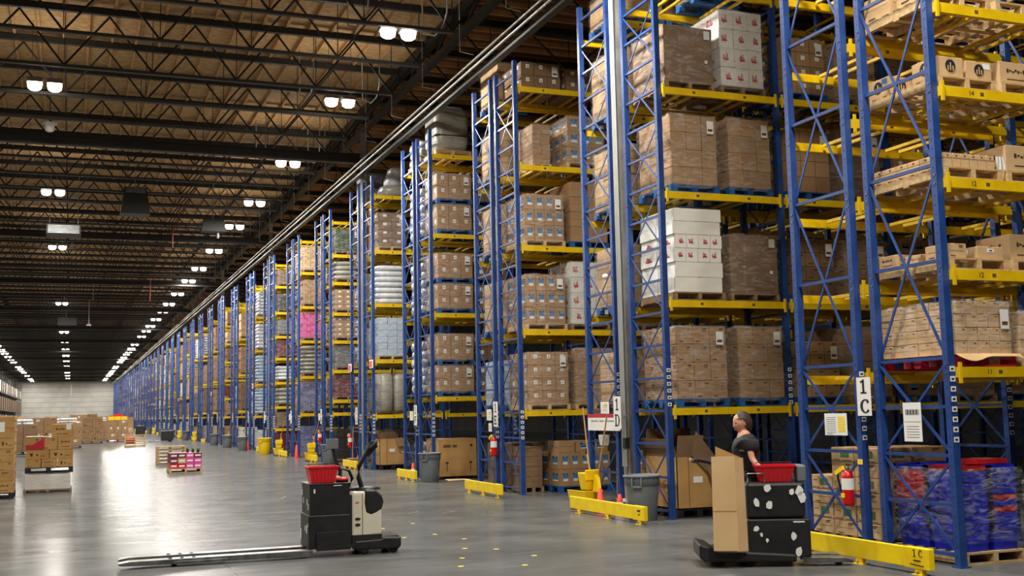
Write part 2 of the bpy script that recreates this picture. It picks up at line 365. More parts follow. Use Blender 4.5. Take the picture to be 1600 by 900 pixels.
while y < 120:
    tag(link('pipe_hanger', hme, None, (8.0, y, 10.78)), 'thin bent conduit drop hanging from the roof girder to the rack-top pipes', 'conduit', 'conduit drops above the rack tops'); y += 2.9
# ------------------------------------------------------------------ lamps
def lamp_proto():
    t = thing('high_bay_light', '', 'ceiling light')
    for s_ in (-1, 1):
        mb = MB(); mb.cbox(s_ * .23, 0, .02, .36, .36, .09, 'lamp_housing'); mb.cbox(s_ * .23, 0, .11, .2, .2, .04, 'lamp_housing'); mb.build('housing', t)
        mb = MB(); mb.lathe((s_ * .23, 0, .02), [(.10, -.17), (.155, -.13), (.175, -.02), (.175, 0)], 'lamp_panel', 20); mb.build('lens', t)  # bowl shaped deeper to stand in for the glow around the lamp
    mb = MB(); mb.box(-.42, -.015, .15, .42, .015, .18, 'lamp_housing'); mb.tube([(-.3, 0, .17), (-.3, 0, 1.62)], .006, 'truss_steel', 6); mb.tube([(.3, 0, .17), (.3, 0, 1.62)], .006, 'truss_steel', 6); mb.build('hanger', t)
    return t
LP = lamp_proto()
ld = bpy.data.lights.new('lamp_light', 'AREA'); ld.shape = 'RECTANGLE'; ld.size = .82; ld.size_y = .36; ld.energy = LAMP_W * 2; ld.color = (1.0, .95, .87)
lu = bpy.data.lights.new('deck_fill_light', 'AREA'); lu.shape = 'RECTANGLE'; lu.size = 1.2; lu.size_y = .8; lu.energy = UP_W; lu.color = (1.0, .93, .83)  # added fill for the ceiling, wider than the fixture it sits on
first = True
def place_lamp(x, y, label):
    global first
    o = LP if first else copy_tree(LP)
    first = False
    o.location = (x, y, 10.0); o['label'] = label
    a = bpy.data.objects.new('lamp_light', ld); C.objects.link(a); a.parent = o; a.location = (0, 0, -.17)
    b = bpy.data.objects.new('deck_fill_light', lu); C.objects.link(b); b.parent = o; b.location = (0, 0, .2); b.rotation_euler = (PI, 0, 0)
ys = [22.98, 28.73, 36.43, 43.71, 49.48, 57.08, 64.24]
while ys[-3] + 20.75 < YW - 2: ys.append(ys[-3] + 20.75)
n = 0
for y in ys:
    n += 1; place_lamp(6.5, y, f'twin-panel high bay light, {ordn(n)} visible from the camera in the row beside the racks')
for y, nm in ((15.7, 'just before the 1D rack end'), (8.1, 'just before the 1C rack end'), (2.3, 'nearest to the camera beside the racks')): place_lamp(6.5, y, f'twin-panel high bay light {nm}')
for y, nm in ((15.3, 'over open floor left of the parked truck'), (1.0, 'directly over the camera')): place_lamp(-.78, y, f'twin-panel high bay light of the middle row, {nm}')
y = 29.43; n = 0
while y < YW - 5:
    n += 1; place_lamp(-.78, y, f'twin-panel high bay light, {ordn(n)} visible in the middle row over open floor'); y += 14.06
y = 14.0; n = 0
while y < YW - 3:
    n += 1; place_lamp(-7.75, y, f'twin-panel high bay light, {ordn(n)} from the camera in the row near the left wall'); y += 7.6 if y > 120 else 15.2
# ------------------------------------------------------------------ things under the roof
t = thing('unit_heater', 'grey box heater hanging under the nearer middle-row lamp', 'heater', (-.45, 47.6, 9.0))
mb = MB(); mb.box(-.62, -.5, 0, .66, .5, .42, 'hvac_grey'); bevel(mb.build('casing', t), .02)
mb = MB()
for i in range(6): mb.box(-.55, -.515, .05 + i * .055, .6, -.5, .075 + i * .055, 'galv')
mb.build('louvre', t)
mb = MB()
for sx in (-.5, .55): mb.tube([(sx, 0, .42), (sx, 0, 2.6)], .012, 'pipe_grey', 6)
mb.build('hanger', t)
t = thing('unit_heater', 'dark slatted heater hanging right of the grey one', 'heater', (2.05, 43.2, 9.2))
mb = MB(); mb.frustum(0, 0, 0, 1.05, .8, .75, .7, 1.0, 'duct_dark'); mb.build('casing', t)
mb = MB()
for i in range(5): mb.box(-.34, -.42, .78 + i * .05, .34, -.34, .80 + i * .05, 'galv')
mb.build('louvre', t)
mb = MB(); mb.tube([(0, 0, 1.0), (0, 0, 2.4)], .015, 'pipe_grey', 6); mb.build('hanger', t)
t = thing('unit_heater', 'small pale box heater far down the middle lamp row', 'heater', (-.5, 92, 8.95))
mb = MB(); mb.box(-.6, -.5, 0, .75, .5, .5, 'hvac_grey'); mb.build('casing', t)
mb = MB(); mb.tube([(0, 0, .5), (0, 0, 2.65)], .02, 'pipe_grey', 6); mb.build('hanger', t)
t = thing('unit_heater', 'dull green heater hanging beside the fourth rack-side lamp', 'heater', (5.35, 47.4, 9.35))
mb = MB(); mb.frustum(0, 0, 0, 1.0, .6, .8, .6, .5, 'duct_dark'); mb.build('casing', t)
mb = MB(); mb.tube([(.2, 0, -.25), (.2, 0, 0)], .05, 'pipe_grey', 8); mb.tube([(0, 0, .5), (0, 0, 2.25)], .02, 'pipe_grey', 6); mb.build('hanger', t)
t = thing('ceiling_dome', 'small white domed speaker hanging from the roof trusses at left', 'speaker', (-.72, 32.9, 9.85))
mb = MB(); mb.lathe((0, 0, 0), [(.06, -.2), (.11, -.17), (.13, -.08), (.13, 0), (.2, .01), (.2, .05), (.05, .06)], 'white_paint', 20); mb.build('dome', t)
mb = MB(); mb.tube([(0, 0, .05), (0, 0, 1.75)], .015, 'truss_steel', 6); mb.build('stem', t)
for i, (yy, zz) in enumerate(((66.5, 9.75), (98, 9.75), (140, 9.75), (176, 9.75))):
    mb = MB(); mb.tube([(XL + .1, 0, 0), (7.9, 0, 0), (8.4, 0, -.2)], .05, 'chord_grey', 8); tag(mb.build('sprinkler_main', None, (0, yy, zz)), f'grey sprinkler pipe crossing the whole hall under the trusses, {ordn(i + 1)} from the camera', 'pipe')
for i, (xx, yy, z0, z1) in enumerate(((3.9, 49.5, 9.9, 8.95), (4.05, 66.5, 9.7, 8.3), (1.0, 82, 9.9, 8.2))):
    mb = MB(); mb.tube([(.25, 0, 11.6), (.25, 0, z0), (0, 0, z0), (0, 0, z1)], .025, 'sprinkler_red' if i < 2 else 'pipe_grey', 6)
    if i == 2: mb.lathe((0, 0, z1 - .1), [(.16, 0), (.14, .08), (.04, .14)], 'white_paint', 12)
    tag(mb.build('drop_pipe', None, (xx, yy, 0)), ['short rusty red drop pipe hanging beside the dull green heater', 'rusty red drop pipe hanging from the first sprinkler pipe', 'thin pale pole with a round foot hanging beside the middle lamps'][i], 'pipe')
for i, (yy) in enumerate((22.98, 28.73, 36.43)):
    for sx, nm in ((-.85, 'left'), (.9, 'right')):
        mb = MB(); mb.tube([(0, -.8, 1.52), (0, -.7, .2), (.02, -.3, .0), (0, .2, -.02), (-.05, .9, .25), (-.05, 1.0, 1.52)], .02, 'pipe_grey', 6)
        tag(mb.build('lamp_conduit', None, (6.5 + sx, yy, 10.1)), f'curved pale conduit at the {nm} of the {ordn(i + 1)} lamp beside the racks', 'conduit')

# ------------------------------------------------------------------ pallet racks
FD = 1.10      # frame depth
ROWS = []
for k in range(42):
    ya = 9.27 + 6.03 * k - (.05 if k == 1 else 0)
    col = (k % 3 == 1)
    gap = .60 if col else .35
    ROWS.append((ya, ya + FD + gap))
PITCH = .51
X1 = 8.56; BAY = 2.22; HT = 9.05
def post_mesh(far=False):
    mb = MB()
    if far: mb.box(-.045, -.04, 0, .045, .04, HT, 'rack_blue')
    else:
        # open channel section facing +Y
        mb.box(-.045, -.04, 0, .045, -.032, HT, 'rack_blue'); mb.box(-.045, -.032, 0, -.037, .04, HT, 'rack_blue'); mb.box(.037, -.032, 0, .045, .04, HT, 'rack_blue')
        mb.box(-.037, .03, 0, -.012, .038, HT, 'rack_blue'); mb.box(.012, .03, 0, .037, .038, HT, 'rack_blue')
        mb.box(-.07, -.065, 0, .07, .065, .012, 'rack_blue')
        for i in range(1, 88):
            mb.box(-.0465, -.006, i * .102, -.0445, .006, i * .102 + .018, 'black_ink')
        for z in (2.0, 3.03, 4.02, 5.02, 5.95):
            for dz in (0, .09): mb.lathe((-.048, -.012, z + dz), [(.010, -.006), (.010, .006)], 'steel', 8, 'x')
    return mb.mesh('post')
POST, POSTF = post_mesh(), post_mesh(True)
def brace_mesh(far=False):
    mb = MB(); z = .12; i = 0; zs = []
    while z < HT - .1: zs.append(z); z += PITCH if (z < 2.0 or not far) else 1.035
    t = .024 if not far else .03
    for i, z in enumerate(zs):
        mb.box(-.018, 0, z - .018, .018, FD, z + .018, 'rack_blue')
    for i in range(0, len(zs) - 2, 2):
        mb.bar((-.012, .02, zs[i] + .02), (-.012, FD - .02, zs[i + 2] - .02), t * .5, t, 'rack_blue')
        mb.bar((.012, FD - .02, zs[i] + .02), (.012, .02, zs[i + 2] - .02), t * .5, t, 'rack_blue')
    return mb.mesh('frame_bracing')
BRACE = brace_mesh(); BRACE_C = brace_mesh(True)
def beam_mesh():
    L = BAY - .09; mb = MB()
    mb.box(.045, -.02, 0, .045 + L, .02, .11, 'beam_yellow'); mb.box(.045, .02, 0, .045 + L, .04, .07, 'beam_yellow')
    for x in (.045, .045 + L - .035): mb.box(x, -.045, -.06, x + .035, -.02, .16, 'beam_yellow')
    for x in (.045 + .55, .045 + 1.5): mb.box(x, -.0215, .035, x + .05, -.0195, .075, 'seam')
    return mb.mesh('shelf_beam')
BEAM = beam_mesh()
def sup_mesh():
    mb = MB(); mb.box(-.02, .03, .055, .02, FD - .03, .095, 'support_yellow'); return mb.mesh('pallet_support')
SUP = sup_mesh()
mb = MB()
for x in (.5, .72, 1.5, 1.72): mb.box(x - .02, .03, .055, x + .02, FD - .03, .095, 'support_yellow')
SUPS = mb.mesh('pallet_supports')
mb = MB()
mb.box(-.033, -.003, 0, .033, .0, .055, 'label_white'); mb.box(-.018, -.004, .015, .018, -.003, .038, 'black_ink')
TAG = mb.mesh('location_tag')
def rowname(k): return 'at sign 1C' if k == 0 else ('at sign 1D' if k == 1 else f'{ordn(k - 1)} double row beyond sign 1D')
LEV = {0: [1.95, 2.98, 3.97, 4.97, 5.9, 6.9, 7.9], 1: [1.58, 3.25, 4.97, 6.65, 8.35], 2: [1.58, 3.24, 4.99, 6.70, 8.38], 3: [1.98, 4.12, 6.18, 8.28], 4: [1.55, 3.22, 4.95, 6.6, 8.33],
       5: [1.65, 2.1, 3.15, 4.2, 5.2, 6.3, 7.3, 8.5], 6: [1.65, 3.15, 4.6, 6.0, 7.4, 8.7], 7: [1.0, 2.0, 3.1, 4.2, 5.2, 6.3, 7.5, 8.5], 8: [1.6, 3.2, 4.9, 6.6, 8.2]}
def levels(k):
    if k in LEV: return LEV[k]
    r = random.Random(k); return [[1.6, 3.25, 4.95, 6.65, 8.35], [1.9, 3.9, 5.9, 7.9], [1.6, 2.7, 3.8, 4.9, 6.0, 7.1, 8.2]][r.randrange(3)]
def rack(k, half, y0, nb):
    lab = f'blue and yellow pallet rack, {half} half of the {rowname(k)}' if k > 1 else f'tall blue and yellow pallet rack {rowname(k)}, {half} half'
    t = thing('pallet_rack', lab, 'pallet rack', (X1, y0, 0), 0, None)
    far = k > 5
    nf = nb + 1
    for i in range(nf):
        f = link('frame_bracing', BRACE_C if k == 0 else BRACE, t, (i * BAY, 0, 0))
        for dy in (0, FD):
            link('post', POSTF if (far or i > 1) else POST, f, (0, dy, 0))
        if i < (2 if k < 4 else 1) and k < 14:
            for q in range(8 if k == 0 else 6): link('location_tag', TAG, f, (0, -.043, ([1.28, 1.72, 1.12, 1.1, 1.1, 1.1][k] if k < 6 else 1.1) + q * .105))
    for z in levels(k):
        for i in range(nb):
            link('shelf_beam', BEAM, t, (i * BAY, -.06, z)); b = link('shelf_beam', BEAM, t, (i * BAY + BAY, FD + .06, z)); b.rotation_euler = (0, 0, PI)
            if k < 4 and i < 2:
                for x in (.5, .72, 1.5, 1.72): link('pallet_support', SUP, t, (i * BAY + x, 0, z))
            else: link('pallet_supports', SUPS, t, (i * BAY, 0, z))
    return t
NB = {0: (2, 3), 1: (4, 4), 2: (4, 3), 3: (2, 2)}
for k, (ya, yb) in enumerate(ROWS):
    if ya > YW - 5: break
    a, b = NB.get(k, (2, 1) if k < 9 else (1, 1))
    rack(k, 'near', ya, a); rack(k, 'far', yb, b)

# ------------------------------------------------------------------ pallets, cartons, loads
_pc = {}
def pallet_mesh(w, d, mat, h=.13):
    key = ('p', round(w, 2), round(d, 2), mat)
    if key in _pc: return _pc[key]
    mb = MB(); n = 7
    bw = w / 2
    for i in range(n):
        y = i * (d - .09) / (n - 1); mb.box(0, y, h - .02, w, y + .09, h, mat)
    for x in (0, w / 2 - .03, w - .06):
        if mat in ('pallet_wood', 'pallet_worn'): mb.box(x, 0, .018, x + .06, d, h - .02, mat)
        else:
            for y in (0, d / 2 - .06, d - .12): mb.box(x - (.04 if x > 0 else 0) + (.0 if x < w / 2 else 0), y, .018, x + .10 - (.04 if x > 0 else 0), y + .12, h - .02, mat)
    for y in (0, d / 2 - .045, d - .09): mb.box(0, y, 0, w, y + .09, .018, mat)
    _pc[key] = mb.mesh('pallet'); return _pc[key]
def carton_mesh(w, d, h, style, base, seed=0):
    key = ('c', round(w, 3), round(d, 3), round(h, 3), style, base, seed)
    if key in _pc: return _pc[key]
    mb = MB(); e = .004; r = random.Random(seed)
    # body with slightly rounded (chamfered) edges
    x0, y0, z0, x1, y1, z1 = e, e, 0, w - e, d - e, h - e
    c = .006
    vs = []
    for z, ins in ((z0, c), (z0 + c, 0), (z1 - c, 0), (z1, c)):
        vs += [(x0 + ins, y0 + ins, z), (x1 - ins, y0 + ins, z), (x1 - ins, y1 - ins, z), (x0 + ins, y1 - ins, z)]
    fs = [(3, 2, 1, 0), (12, 13, 14, 15)] + [(j * 4 + i, j * 4 + (i + 1) % 4, j * 4 + 4 + (i + 1) % 4, j * 4 + 4 + i) for j in range(3) for i in range(4)]
    mb.add(vs, fs, base)
    F = lambda side, u0, v0, u1, v1, m_: mb.face(side, w - 2 * e, d - 2 * e, 0, u0, v0 * h, u1, v1 * h, m_, .001, e, e)
    mb.box(w / 2 - .025, e, h - e, w / 2 + .025, d - e, h - e + .0015, 'tape' if base != 'white_carton' else 'label_white')
    for side in 'FLBR':
        if style == 'plain': F(side, .1, .5, .9, .508, 'seam')
        if style in ('print', 'stock'):
            F(side, .62, .80, .85, .86, 'ink'); F(side, .1, .5, .9, .507, 'seam')
            if style == 'print': F(side, .62, .70, .8, .74, 'ink'); F(side, .15, .12, .4, .17, 'ink')
        if style == 'tag': F(side, .38, .52, .64, .80, 'label_white'); F(side, .46, .60, .58, .70, 'seam')
        if style == 'bluetag':
            F(side, .30, .38, .80, .74, 'label_blue'); F(side, .32, .30, .78, .46, 'label_white'); F(side, .28, .66, .42, .76, 'black_ink'); F(side, .66, .68, .8, .76, 'black_ink')
        if style == 'green':
            F(side, .42, .3, .8, .78, 'print_green'); F(side, .56, .34, .60, .74, base); F(side, .66, .34, .69, .74, base); F(side, .1, .6, .28, .64, 'ink'); F(side, .05, .10, .4, .14, 'ink'); F(side, .5, .08, .9, .12, 'ink')
        if style == 'redprint' and side in 'FL':
            ux = r.uniform(.15, .4)
            for q in range(6): F(side, ux + q * .06, .25 + r.uniform(0, .25), ux + q * .06 + .04, .5 + r.uniform(0, .25), 'print_red')
            F(side, ux + .02, .36, ux + .4, .44, 'print_red')
        if style == 'knob':
            F(side, .42, .74, .58, .84, 'ink'); F(side, .02, .62, .98, .635, 'seam')
        if style == 'script':
            for q in range(7): F(side, .2 + q * .08, .52 + .05 * (q % 2), .26 + q * .08, .68 - .04 * (q % 3), 'ink')
            F(side, .2, .2, .75, .24, 'ink')
        if style == 'arrows':
            F(side, .2, .3, .3, .6, 'ink'); F(side, .16, .56, .34, .64, 'ink'); F(side, .45, .35, .53, .55, 'ink'); F(side, .65, .3, .85, .36, 'ink')
        if style == 'dark': F(side, .1, .5, .9, .508, 'seam')
        if style == 'redcorner' and side in 'FL':
            mb2 = .001
            F(side, .0, .0, .98, .16, 'print_red'); 
            for q in range(8): F(side, .35 + q * .075, .2, .43 + q * .075, .25 + q * .085, 'print_red')
    if style == 'round':
        for (cx, cy, cz, ax) in ((w * .5, -.001, h * .55, 'y'), (-.001, d * .5, h * .55, 'x')):
            rr = h * .3
            mb.lathe((cx, cy, cz), [(rr, -.002), (rr, .002)], 'black_ink', 20, ax)
            # pale strokes across the roundel
            for q in (-.5, 0, .5):
                if ax == 'y': mb.box(cx + q * rr - .1 * rr, cy - .004, cz - rr * .8, cx + q * rr + .1 * rr, cy - .002, cz + rr * (.5 - abs(q)), base)
                else: mb.box(cx - .004, cy + q * rr - .1 * rr, cz - rr * .8, cx - .002, cy + q * rr + .1 * rr, cz + rr * (.5 - abs(q)), base)
        F('F', .68, .62, .95, .9, 'label_white') if seed % 2 else F('L', .68, .66, .95, .9, 'label_blue')
    _pc[key] = mb.mesh('carton'); return _pc[key]
def film_shell(t, x0, y0, z0, x1, y1, z1, seed=0, mat='film', bul=.014):
    """a slightly bulging film skin around a load"""
    r = random.Random(seed); n = 7; mb = MB(); key = {}
    vs = []; fs = []
    per = []
    W, D = x1 - x0, y1 - y0
    for i in range(n): per.append((x0 + W * i / n, y0))
    for i in range(n): per.append((x1, y0 + D * i / n))
    for i in range(n): per.append((x1 - W * i / n, y1))
    for i in range(n): per.append((x0, y1 - D * i / n))
    cx, cy = (x0 + x1) / 2, (y0 + y1) / 2; m_ = 6; P = len(per)
    for j in range(m_ + 1):
        z = z0 + (z1 - z0) * j / m_
        for (px, py) in per:
            g = 1 + (.012 + r.uniform(0, bul)) / max(W, D) * 2 if 0 < j else 1.02
            vs.append((cx + (px - cx) * g, cy + (py - cy) * g, z + r.uniform(-.008, .008)))
    for j in range(m_):
        for i in range(P): fs.append((j * P + i, j * P + (i + 1) % P, (j + 1) * P + (i + 1) % P, (j + 1) * P + i))
    fs.append(tuple(range(m_ * P, m_ * P + P)))
    mb.add(vs, fs, mat, True); return mb.build('stretch_film', t)
def load(label, x0, y0, z0, w, d, h, nx, ny, nz, style='plain', base='cardboard', pallet='pallet_blue', wrap=True, ph=.13, sheet=False, merged=False, cat='pallet load', tag_=True, group=None, name='pallet_load', seed=0, drop=()):
    """a pallet with its wrapped cartons: one thing"""
    t = thing(name, label, cat, (x0, y0, z0), 0, group)
    if pallet: link('pallet', pallet_mesh(w, d, pallet, ph), t, (0, 0, 0))
    else: ph = 0
    r = random.Random(seed + int(x0 * 97 + y0 * 31 + z0 * 7))
    cw, cd, ch = (w - .04) / nx, (d - .04) / ny, (h - ph) / nz
    if merged:
        mb = MB()
        for i in range(nx):
            for j in range(ny):
                for q in range(nz):
                    if 0 < i < nx - 1 and 0 < j < ny - 1 and q < nz - 1: continue
                    ox, oy = .02 + i * cw, .02 + j * cd
                    mb.box(ox + .006, oy + .006, ph + q * ch + .002, ox + cw - .006, oy + cd - .006, ph + q * ch + ch - .006, base)
                    for side, ok in (('F', j == 0), ('L', i == 0)):
                        if not ok: continue
                        A = lambda u0, v0, u1, v1, m_: mb.face(side, cw - .012, cd - .012, 0, u0, ph + q * ch + v0 * ch, u1, ph + q * ch + v1 * ch, m_, .001, ox + .006, oy + .006)
                        if style == 'tag': A(.36, .45, .66, .75, 'label_white')
                        elif style == 'bluetag': A(.25, .35, .8, .7, 'label_blue'); A(.28, .35, .78, .48, 'label_white')
                        elif style == 'print': A(.55, .75, .85, .83, 'ink'); A(.15, .2, .5, .26, 'ink')
        mb.build('cartons', t)
    else:
        me = carton_mesh(cw, cd, ch, style, base, 0)
        for i in range(nx):
            for j in range(ny):
                for q in range(nz):
                    if 0 < i < nx - 1 and 0 < j < ny - 1 and q < nz - 1: continue
                    if (i, j, q) in drop: continue
                    o = link('carton', me if style != 'redprint' else carton_mesh(cw, cd, ch, style, base, r.randrange(4)), t, (.02 + i * cw + r.uniform(-.006, .006), .02 + j * cd + r.uniform(-.006, .006), ph + q * ch), 0)
    if tag_:
        mb = MB(); mb.box(w * .76, -.018, h - .30, w * .9, -.014, h - .09, 'label_white'); mb.box(w * .78, -.019, h - .26, w * .88, -.018, h - .22, 'seam'); mb.build('shipping_label', t)
    if sheet:
        mb = MB(); mb.box(.0, .0, h, w, d, h + .006, 'cardboard_kraft'); mb.build('top_sheet', t)
    if wrap: film_shell(t, .012, .012, ph * .6, w - .012, d - .012, h + .008, seed)
    return t
def bigbox(label, x0, y0, z0, w, d, h, base='cardboard_dark', pallet='pallet_worn', wrap=True, seed=0):
    t = thing('pallet_load', label, 'pallet load', (x0, y0, z0)); ph = .13
    link('pallet', pallet_mesh(w, d, pallet, ph), t)
    link('carton', carton_mesh(w - .02, d - .02, h - ph, 'nothing', base), t, (.01, .01, ph))
    mb = MB(); mb.box(w * .8, -.02, h - .2, w * .92, -.016, h - .06, 'label_white'); mb.box(w * .8, -.02, .45, w * .86, -.016, .5, 'label_white'); mb.build('shipping_label', t)
    mb = MB()
    for (a, b) in (((.3 * w, h), (.28 * w, .35)), ((.28 * w, .35), (.75 * w, h)), ((.28 * w, .36), (.95 * w, .25))): mb.bar((a[0], -.022, a[1]), (b[0], -.022, b[1]), .012, .004, 'film')
    mb.build('film_pleats', t)
    if wrap: film_shell(t, .008, .008, .1, w - .008, d - .008, h + .01, seed)
    return t
def bags(label, x0, y0, z0, w, d, h, n, mat='bag_white', pallet='pallet_wood', wrap=False, cat='bagged pallet load', cross=2):
    t = thing('bagged_load', label, cat, (x0, y0, z0)); ph = .13 if pallet else 0
    if pallet: link('pallet', pallet_mesh(w, d, pallet, ph), t)
    bh = (h - ph) / n
    r = random.Random(int(x0 * 13 + z0 * 7 + y0))
    for q in range(n):
        for i in range(cross):
            mb = MB(); mb.pillow(w * (i + .5) / cross + r.uniform(-.015, .015), d / 2, ph + bh * (q + .5), w / cross * 1.04, d * r.uniform(.96, 1.0), bh * (1.12 if n > 2 else .99), mat, p=5, seg=(20, 7)); mb.build('bag', t)
    if wrap: film_shell(t, .0, .0, .1, w, d, h, 3)
    return t
yC, yCf = ROWS[0]; yD, yDf = ROWS[1]; yE, yEf = ROWS[2]; yF, yFf = ROWS[3]; yG, yGf = ROWS[4]
DK = .115  # beam height
# ---- row 1D, near half
z = LEV[1]
load('brown carton load on blue pallet, left one on lowest 1D shelf, in film', 8.72, yD - .03, z[0] + DK, .93, 1.12, 1.27, 3, 3, 4, 'print', 'cardboard', seed=1)
load('brown carton load on blue pallet, right one on lowest 1D shelf, in film', 9.83, yD - .03, z[0] + DK, .88, 1.12, 1.27, 3, 3, 4, 'stock', 'cardboard', seed=2)
t = thing('pallet_load', 'tall stack of white foam boxes with red print on second 1D shelf', 'pallet load', (8.72, yD - .03, z[1] + DK))
link('pallet', pallet_mesh(.93, 1.12, 'pallet_worn'), t)
for q, (h_, nx_, st) in enumerate(((.24, 1, 'nothing'), (.24, 1, 'nothing'), (.22, 4, 'redprint'), (.22, 4, 'redprint'), (.21, 1, 'nothing'), (.21, 1, 'nothing'))):
    zz = .13 + [0, .24, .48, .70, .92, 1.13][q]
    for i in range(nx_):
        for j in range(2): link('foam_box', carton_mesh(.86 / nx_, .56, h_, st, 'foam_white', i), t, (.03 + i * .86 / nx_ + (.02 if q % 2 else 0), .02 + j * .57, zz))
bigbox('large plain brown carton in glossy stretch film on second 1D shelf', 9.75, yD - .03, z[1] + DK, .92, 1.12, 1.08, seed=3)
load('brown carton load on blue pallet, left one on third 1D shelf', 8.75, yD - .03, z[2] + DK, .87, 1.12, 1.27, 3, 3, 4, 'plain', 'cardboard', seed=4)
load('brown carton load on blue pallet, right one on third 1D shelf', 9.80, yD - .03, z[2] + DK, .84, 1.12, 1.28, 3, 3, 4, 'plain', 'cardboard', seed=5)
bigbox('large brown wrapped carton with pale end panel on fourth 1D shelf', 8.70, yD - .03, z[3] + DK, .9, 1.12, 1.05, seed=6)
load('white cartons with red lettering, filmed on worn pallet, fourth 1D shelf', 9.72, yD - .03, z[3] + DK, .86, 1.12, 1.42, 3, 2, 4, 'redprint', 'white_carton', 'pallet_worn', seed=7, tag_=False)
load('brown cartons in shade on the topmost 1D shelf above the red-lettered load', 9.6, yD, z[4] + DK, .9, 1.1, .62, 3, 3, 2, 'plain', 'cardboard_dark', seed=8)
# deeper bays of 1D seen through the 1C frames
ii = 0
for b in (1, 2, 3):
    for li, zz in enumerate(z[:4]):
        for s_ in (0, 1):
            ii += 1; xx = X1 + b * BAY + .14 + s_ * 1.06
            st = random.Random(ii).choice(['plain', 'print', 'tag', 'bluetag', 'plain'])
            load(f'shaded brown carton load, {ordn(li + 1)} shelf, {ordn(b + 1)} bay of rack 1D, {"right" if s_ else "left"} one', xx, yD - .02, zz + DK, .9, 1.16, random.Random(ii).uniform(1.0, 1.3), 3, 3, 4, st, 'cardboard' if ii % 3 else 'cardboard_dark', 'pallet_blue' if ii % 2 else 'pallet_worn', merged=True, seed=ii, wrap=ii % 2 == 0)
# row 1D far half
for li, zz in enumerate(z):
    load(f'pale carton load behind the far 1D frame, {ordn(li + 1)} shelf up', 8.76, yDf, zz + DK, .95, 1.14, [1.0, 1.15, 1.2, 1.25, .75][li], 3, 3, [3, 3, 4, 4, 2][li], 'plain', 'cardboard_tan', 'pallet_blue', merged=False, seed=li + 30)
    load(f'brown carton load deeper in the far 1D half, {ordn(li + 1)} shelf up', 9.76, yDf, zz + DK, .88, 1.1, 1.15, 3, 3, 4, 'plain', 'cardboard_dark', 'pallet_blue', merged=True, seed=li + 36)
# ---- row beyond 1D (1E)
z = LEV[2]
load('brown carton load with white square tags on lowest shelf beyond 1D', 8.72, yE - .03, z[0] + DK, .93, 1.12, 1.2, 3, 3, 4, 'tag', 'cardboard', 'pallet_wood', seed=11)
load('brown carton load right of the white-tagged one, lowest shelf beyond 1D', 9.78, yE - .03, z[0] + DK, .9, 1.12, 1.28, 3, 3, 4, 'plain', 'cardboard', 'pallet_wood', seed=12)
load('brown cartons with blue labels on second shelf of first row beyond 1D', 8.70, yE - .03, z[1] + DK, .93, 1.12, 1.16, 4, 3, 3, 'bluetag', 'cardboard', 'pallet_wood', seed=13)
load('white cartons with red lettering on second shelf of first row beyond 1D', 9.72, yE - .03, z[1] + DK, .9, 1.12, 1.45, 3, 2, 4, 'redprint', 'white_carton', 'pallet_worn', seed=14, tag_=False)
load('brown cartons with blue labels on third shelf of first row beyond 1D', 8.70, yE - .03, z[2] + DK, .93, 1.12, 1.1, 4, 3, 3, 'bluetag', 'cardboard', 'pallet_wood', seed=15)
load('tall brown carton load on third shelf right of the blue-labelled one', 9.75, yE - .03, z[2] + DK, .9, 1.12, 1.42, 2, 2, 4, 'plain', 'cardboard', 'pallet_blue', wrap=False, seed=16)
load('shiny wrapped brown load on fourth shelf of first row beyond 1D', 9.05, yE + .3, z[3] + DK, .45, .85, 1.0, 2, 3, 4, 'plain', 'cardboard', 'pallet_wood', seed=17, tag_=False)
load('glossy filmed blue-labelled load on fourth shelf beyond 1D', 9.72, yE - .03, z[3] + DK, .92, 1.12, 1.15, 3, 3, 3, 'bluetag', 'cardboard', 'pallet_wood', seed=18, tag_=False)
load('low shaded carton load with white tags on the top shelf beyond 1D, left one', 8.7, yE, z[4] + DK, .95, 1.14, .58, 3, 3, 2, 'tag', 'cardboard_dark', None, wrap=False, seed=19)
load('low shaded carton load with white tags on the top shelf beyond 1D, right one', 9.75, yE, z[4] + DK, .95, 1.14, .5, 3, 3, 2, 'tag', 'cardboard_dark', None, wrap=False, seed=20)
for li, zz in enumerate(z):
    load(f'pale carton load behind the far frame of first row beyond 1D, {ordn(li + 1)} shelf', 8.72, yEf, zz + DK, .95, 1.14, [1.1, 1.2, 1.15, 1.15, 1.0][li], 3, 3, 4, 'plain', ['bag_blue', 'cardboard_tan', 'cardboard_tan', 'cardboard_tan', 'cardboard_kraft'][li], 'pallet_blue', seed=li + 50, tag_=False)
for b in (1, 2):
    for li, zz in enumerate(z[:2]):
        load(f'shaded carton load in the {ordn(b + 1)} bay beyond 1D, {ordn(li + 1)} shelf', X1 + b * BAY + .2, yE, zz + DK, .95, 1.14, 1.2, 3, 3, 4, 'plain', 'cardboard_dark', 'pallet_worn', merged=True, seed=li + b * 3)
# ---- second row beyond 1D (two-high loads)
z = LEV[3]
for li, zz in enumerate(z[:3]):
    for up in (0, 1):
        hh = [.80, .78, .80][li]; zb = zz + DK + up * (hh + .01)
        load(f'brown tagged cartons, {"upper" if up else "lower"} pallet on {ordn(li + 1)} shelf of second row beyond 1D', 8.72, yF - .03, zb, .98, 1.12, hh, 3, 3, 2, 'tag', 'cardboard', 'pallet_blue', seed=60 + li * 2 + up)
        load(f'brown tagged cartons deeper right, {"upper" if up else "lower"} pallet on {ordn(li + 1)} shelf, second row beyond 1D', 9.80, yF + .1, zb, .9, 1.0, hh, 3, 3, 2, 'tag', 'cardboard_dark', 'pallet_blue', merged=True, wrap=False, seed=70 + li * 2 + up)
    bags(f'white sacks behind the far frame, {ordn(li + 1)} shelf of second row beyond 1D', 8.72, yFf, zz + DK, .95, 1.12, 1.5, 6, 'bag_white', 'pallet_blue', wrap=False)
